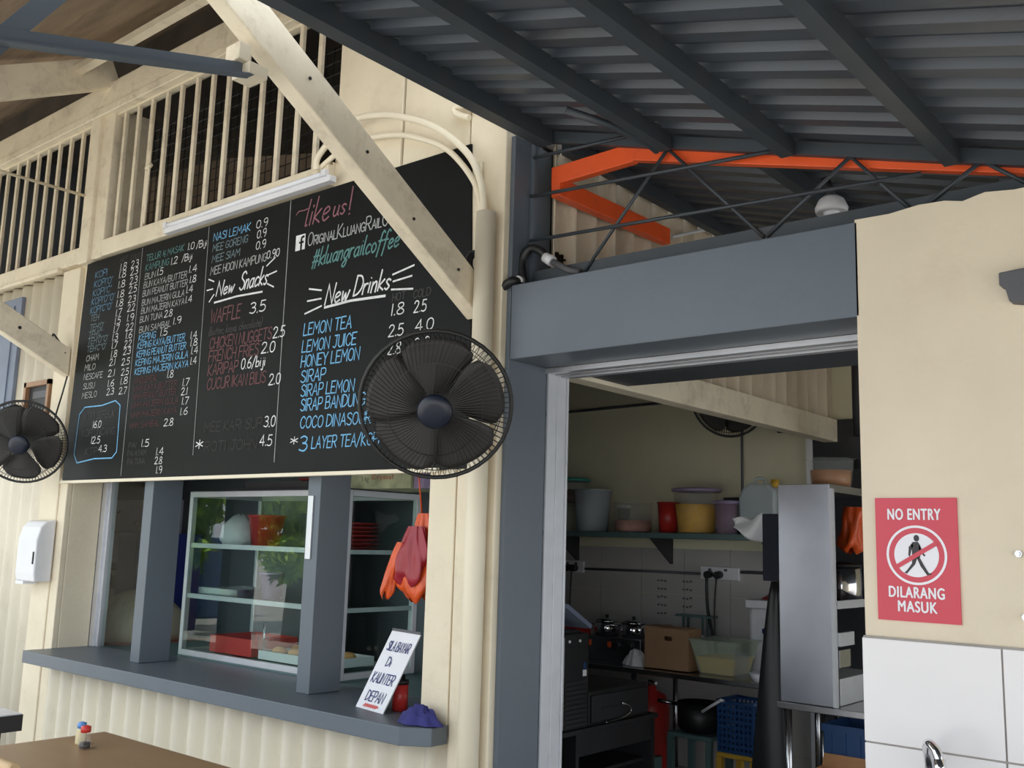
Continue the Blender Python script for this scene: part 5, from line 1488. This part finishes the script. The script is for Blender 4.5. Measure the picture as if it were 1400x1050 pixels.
wall_with_holes(m, (x0, y0_, 0), (0, 1, 0), y1_ - y0_, z0, z1)
wall_with_holes(m, (x1, y0_, 0), (0, 1, 0), y1_ - y0_, z0, z1)
m.box((x0, y0_, z0), (x1, y1_, z0 + 0.006))
m.build('basket_body', 'blue', t, solid=0.003)
MB().tube([(x0, y0_, z1), (x1, y0_, z1), (x1, y1_, z1), (x0, y1_, z1)], 0.010, 8, closed=True).build('rim', 'blue', t)
MB().tube([(-3.345, 6.07, 0.515), (-3.21, 6.07, 0.605)], 0.010, 8).tube([(-3.21, 6.07, 0.605), (-3.20, 6.10, 0.60)], 0.010, 8).build('handle', 'white', t)
o = MB().box((-3.78, 5.92, 0), (-3.62, 6.02, 0.20)).build('grey_box', 'teal_dark', bevel=0.004)
tag(o, 'low grey box on the floor before the gas cylinder', 'box')

# till corner on the left
t = thing('till_cabinet', 'dark low cabinet at the left of the kitchen doorway', 'cabinet', (-3.65, 5.0, 0))
MB().box((-3.94, 4.72, 0), (-3.44, 5.56, 0.03)).box((-3.94, 4.72, 0.03), (-3.91, 5.56, 0.53)).box((-3.91, 4.72, 0.03), (-3.40, 4.75, 0.53)).box((-3.91, 5.53, 0.03), (-3.40, 5.56, 0.53)).build('carcass', 'dark', t)
MB().box((-3.95, 4.40, 0.53), (-3.385, 5.58, 0.556)).build('cabinet_top', 'dark', t, bevel=0.003)
MB().box((-3.91, 4.75, 0.27), (-3.45, 5.53, 0.29)).build('inner_shelf', 'dark', t)
MB().box((-3.43, 4.75, 0.40), (-3.41, 5.53, 0.53)).build('apron', 'dark', t)
t = thing('computer_tower', 'black computer tower with a pale sticker standing on the dark cabinet', 'computer', (-3.6, 4.7, 0.557))
cs = MB().box((-3.82, 4.585, 0.557), (-3.402, 4.835, 1.085)).build('case', 'black', t, bevel=0.006)
m = MB()
for k in range(10):
    m.box((-3.404, 4.60, 0.575 + k * 0.026), (-3.396, 4.815, 0.588 + k * 0.026))
m.build('front_grille', 'dark', cs)
MB().box((-3.401, 4.775, 0.845), (-3.399, 4.81, 0.88)).build('sticker', 'paper', t)
MB().box((-3.401, 4.78, 0.885), (-3.399, 4.805, 0.92)).build('sticker', 'blue', t)
MB().box((-3.403, 4.583, 0.57), (-3.398, 4.592, 1.07)).build('edge_strip', 'alu', t)
MB().tube([(-3.41, 4.64, 1.045), (-3.395, 4.64, 1.045)], 0.008, 8).tube([(-3.41, 4.74, 1.045), (-3.395, 4.74, 1.045)], 0.008, 8).build('button', 'white', cs)
t = thing('till_screen', 'dark till screen seen edge on above the computer tower', 'screen', (-3.5, 4.72, 1.086))
MB().box((-3.60, 4.62, 1.086), (-3.44, 4.80, 1.10)).build('stand_foot', 'black', t)
MB().beam((-3.52, 4.70, 1.10), (-3.52, 4.70, 1.19), 0.05, 0.03).build('stand_neck', 'black', t)
MB().prism([(-3.72, 4.58, 1.235), (-3.38, 4.58, 1.235), (-3.38, 4.82, 1.11), (-3.72, 4.82, 1.11)], (0, 0.012, 0.022)).build('panel', 'lino', t)
t = thing('cash_drawer', 'black cash drawer with keys in its lock on the dark cabinet', 'cash drawer', (-3.6, 5.18, 0.557))
MB().box((-3.84, 4.86, 0.557), (-3.415, 5.50, 0.75)).build('drawer_case', 'black', t, bevel=0.004)
df = MB().box((-3.415, 4.875, 0.575), (-3.402, 5.485, 0.725)).build('drawer_front', 'dark', t, bevel=0.003)
MB().box((-3.402, 4.98, 0.645), (-3.400, 5.14, 0.652)).box((-3.402, 5.25, 0.650), (-3.400, 5.40, 0.657)).build('slot', 'black', df)
MB().tube([(-3.403, 5.19, 0.655), (-3.385, 5.19, 0.655)], 0.014, 12).build('lock', 'chrome', df)
MB().tube(bez([(-3.386, 5.19, 0.652), (-3.378, 5.24, 0.635), (-3.38, 5.25, 0.60), (-3.385, 5.15, 0.572), (-3.39, 5.0, 0.565)], 6), 0.004, 5).build('key_chain', 'chrome', df)

# stainless steel cupboard on its own table at the right
t = thing('steel_stand', 'stainless steel stand with tube legs under the steel cupboard', 'table', (-2.1, 5.55, 0))
MB().box((-2.405, 5.18, 0.752), (-1.70, 5.95, 0.788)).build('tabletop', 'steel', t, bevel=0.004)
for x in (-2.365, -1.75):
    for y in (5.24, 5.90):
        MB().tube([(x, y, 0), (x, y, 0.752)], 0.02, 12).build('leg', 'steel', t)
MB().tube([(-2.30, 5.55, 0), (-2.30, 5.55, 0.752)], 0.014, 10).build('leg', 'steel', t)
t = thing('steel_cupboard', 'tall open stainless steel cupboard beside the no entry wall', 'cupboard', (-2.24, 5.52, 0.789))
MB().box((-2.39, 5.20, 0.789), (-2.095, 5.215, 1.955)).build('side_panel', 'steel_dull', t, bevel=0.003)
MB().box((-2.39, 5.215, 0.789), (-2.378, 5.86, 1.955)).build('back_panel', 'dark', t)
MB().box((-2.378, 5.845, 0.789), (-2.095, 5.86, 1.955)).build('side_panel', 'steel_dull', t)
MB().box((-2.378, 5.215, 1.915), (-2.095, 5.845, 1.955)).build('top_panel', 'steel_dull', t)
MB().box((-2.095, 5.195, 0.789), (-2.075, 5.222, 1.93)).build('front_post', 'alu_white', t)
for z in (1.315,):
    MB().box((-2.378, 5.215, z), (-2.075, 5.845, z + 0.008)).build('shelf', 'steel', t)
    MB().box((-2.085, 5.222, z - 0.022), (-2.070, 5.845, z + 0.02)).build('shelf_rail', 'alu_white', t)
MB().box((-2.08, 5.222, 1.10), (-2.06, 5.42, 1.17)).build('control_box', 'alu_white', t)
MB().box((-2.085, 5.23, 0.99), (-2.068, 5.38, 1.08)).build('hinge_plate', 'steel', t)
o = MB().box((-2.32, 5.26, 0.790), (-2.08, 5.80, 0.93)).build('metal_tray_box', 'alu_white', bevel=0.004)
tag(o, 'bright metal tray box on the floor of the steel cupboard', 'tray')
t = thing('steel_pot', 'tall steel pot on the upper shelf of the steel cupboard', 'pot', (-2.2, 5.62, 1.324))
MB().lathe((-2.21, 5.64, 1.324), [(0.10, 0), (0.11, 0.01), (0.11, 0.19), (0.105, 0.19), (0.098, 0.008)], 24).build('pot_body', 'chrome', t)
MB().lathe((-2.21, 5.64, 1.514), [(0.115, 0), (0.113, 0.008), (0.03, 0.02), (0.001, 0.02)], 24).build('lid', 'black', t)
o = MB().grid(bag_surface(-2.14, 5.66, 1.85, 1.60, 0.05, 0.06, -0.02, 12, 0.10), 30, 12).build('red_cloth', 'bag_orange')
tag(o, 'orange red cloth hanging inside the steel cupboard above the pot', 'cloth')
tub(-2.235, 5.58, 1.956, 0.115, 0.13, 0.165, 'clear', 'broth', 0.10, None, 'clear tub of brown broth on top of the steel cupboard', 'tubs on the cupboard')
# dark things hanging between cupboard and table
t = thing('apron', 'black apron hanging from the left side of the steel cupboard', 'apron', (-2.46, 5.3, 0.2))
def apron(a, b):
    z = 1.42 - 1.25 * b
    w_ = 0.05 + 0.16 * b ** 0.8
    return Vector((-2.405 - w_ * a + 0.03 * b * (1 - a), 5.23 + 0.012 * math.sin(6 * a + 2 * b) + 0.02 * a, z))
MB().grid(apron, 24, 14).build('apron_cloth', 'black', t, solid=0.008)
MB().tube(bez([(-2.41, 5.24, 1.42), (-2.40, 5.235, 1.5), (-2.393, 5.23, 1.56)], 4), 0.006, 6).build('neck_strap', 'black', t)
o = MB().box((-2.515, 5.26, 1.42), (-2.392, 5.34, 1.795)).build('navy_panel', 'navy', bevel=0.004)
tag(o, 'navy blue panel fixed on the left side of the steel cupboard', 'panel')
def sheet(a, b):
    return Vector((-2.735 + 0.22 * a, 5.33 + 0.03 * math.sin(5 * a + 3 * b), 1.795 - 0.03 * (1 - a) - b * (0.05 + 0.14 * a) + 0.01 * math.sin(9 * a)))
o = MB().grid(sheet, 14, 8).build('plastic_sheet', 'white', solid=0.003)
tag(o, 'white plastic sheet sticking out from the navy panel', 'sheet')
o = MB().tube([(-2.24, 6.05, 2.10), (-2.24, 6.05, 3.30)], 0.035, 12).tube([(-2.17, 6.10, 2.25), (-2.17, 6.10, 3.28)], 0.022, 10).box((-2.29, 6.0, 2.16), (-2.12, 6.14, 2.30)).build('exhaust_pipe', 'dark')
tag(o, 'dark upright pipes hanging from the canopy beside the no entry wall', 'pipe')
def crate(z, lab):
    t = thing('plastic_crate', lab, 'crate', (-2.15, 5.72, z), 'blue crates under the stand')
    m = MB()
    x0, x1, a, b = -2.275, -1.95, 5.50, 5.86
    m.box((x0, a, z), (x1, b, z + 0.01)).box((x0, a, z + .01), (x1, a + .008, z + 0.32)).box((x0, b - .008, z + .01), (x1, b, z + 0.32)).box((x0, a + .008, z + .01), (x0 + .008, b - .008, z + 0.32)).box((x1 - .008, a + .008, z + .01), (x1, b - .008, z + 0.32))
    m.build('crate_body', 'blue', t)
    m = MB().box((x0 - .01, a - .01, z + 0.285), (x1 + .01, a, z + 0.325)).box((x0 - .01, b, z + 0.285), (x1 + .01, b + .01, z + 0.325)).box((x0 - .01, a, z + 0.285), (x0, b, z + 0.325)).box((x1, a, z + 0.285), (x1 + .01, b, z + 0.325))
    for k in range(4):
        m.box((x0 + 0.03 + k * 0.08, a - .008, z + 0.01), (x0 + 0.045 + k * 0.08, a, z + 0.285))
    m.build('rim', 'blue', t)
crate(0.0, 'blue plastic crate on the floor under the steel stand, lower of two')
crate(0.328, 'blue plastic crate stacked on another under the steel stand')
t = thing('open_carton', 'open orange brown cardboard carton on the floor below the steel cupboard', 'box', (-2.0, 5.33, 0))
x0, x1, a, b, z1 = -2.27, -1.85, 5.24, 5.46, 0.44
MB().box((x0, a, 0), (x1, b, .006)).box((x0, a, .006), (x1, a + .006, z1)).box((x0, b - .006, .006), (x1, b, z1)).box((x0, a + .006, .006), (x0 + .006, b - .006, z1)).box((x1 - .006, a + .006, .006), (x1, b - .006, z1)).build('carton_body', 'pine', t)
MB().prism([(x0, b, z1), (x1, b, z1), (x1, b + 0.025, z1 + 0.06), (x0, b + 0.025, z1 + 0.06)], (0, -0.005, 0)).build('flap', 'pine', t)

# ================================================================== OUTSIDE, BEHIND THE VIEWER (seen in the glass)
def tree(x, y, h, r, n, lab, seed):
    rnd = random.Random(seed)
    t = thing('shade_tree', lab, 'tree', (x, y, 0), 'trees across the platform')
    MB().tube([(x, y, 0), (x + .1, y, h * 0.4), (x, y + .1, h * 0.8)], [0.16, 0.12, 0.05], 8).build('trunk', 'bark', t)
    m = MB()
    blobs = [(x + rnd.uniform(-r, r) * 0.8, y + rnd.uniform(-r, r) * 0.8, h * rnd.uniform(0.24, 1.0), rnd.uniform(0.5, 1.0) * r * 0.55) for _ in range(26)]
    for k in range(n):
        bx, by, bz, br = blobs[k % len(blobs)]
        d = Vector((rnd.gauss(0, 1), rnd.gauss(0, 1), rnd.gauss(0, 1))).normalized() * br * rnd.uniform(0.6, 1.0)
        p = Vector((bx, by, bz)) + d
        a = Vector((rnd.gauss(0, 1), rnd.gauss(0, 1), rnd.gauss(0, 1) - 0.5)).normalized() * rnd.uniform(0.10, 0.2)
        b = a.cross(Vector((rnd.gauss(0, 1), rnd.gauss(0, 1), rnd.gauss(0, 1)))).normalized() * rnd.uniform(0.035, 0.06)
        m.add([p - a, p + b, p + a, p - b], [(0, 1, 2, 3)])
    m.build('foliage', 'leaf', t)
tree(-14.75, -2.2, 4.2, 0.95, 6500, 'leafy tree across the platform, mirrored in the left part of the cabinet glass', 1)
tree(-12.35, -2.5, 4.4, 1.05, 9000, 'leafy tree across the platform, mirrored in the right part of the cabinet glass', 2)
o = MB().box((-17.6, -4.4, 0.0), (-16.5, -3.3, 1.5)).build('blue_block', 'blue', bevel=0.03)  # plain box placed so the cabinet glass mirrors something blue
tag(o, 'plain blue stall beyond the trees, mirrored in the cabinet glass', 'block')
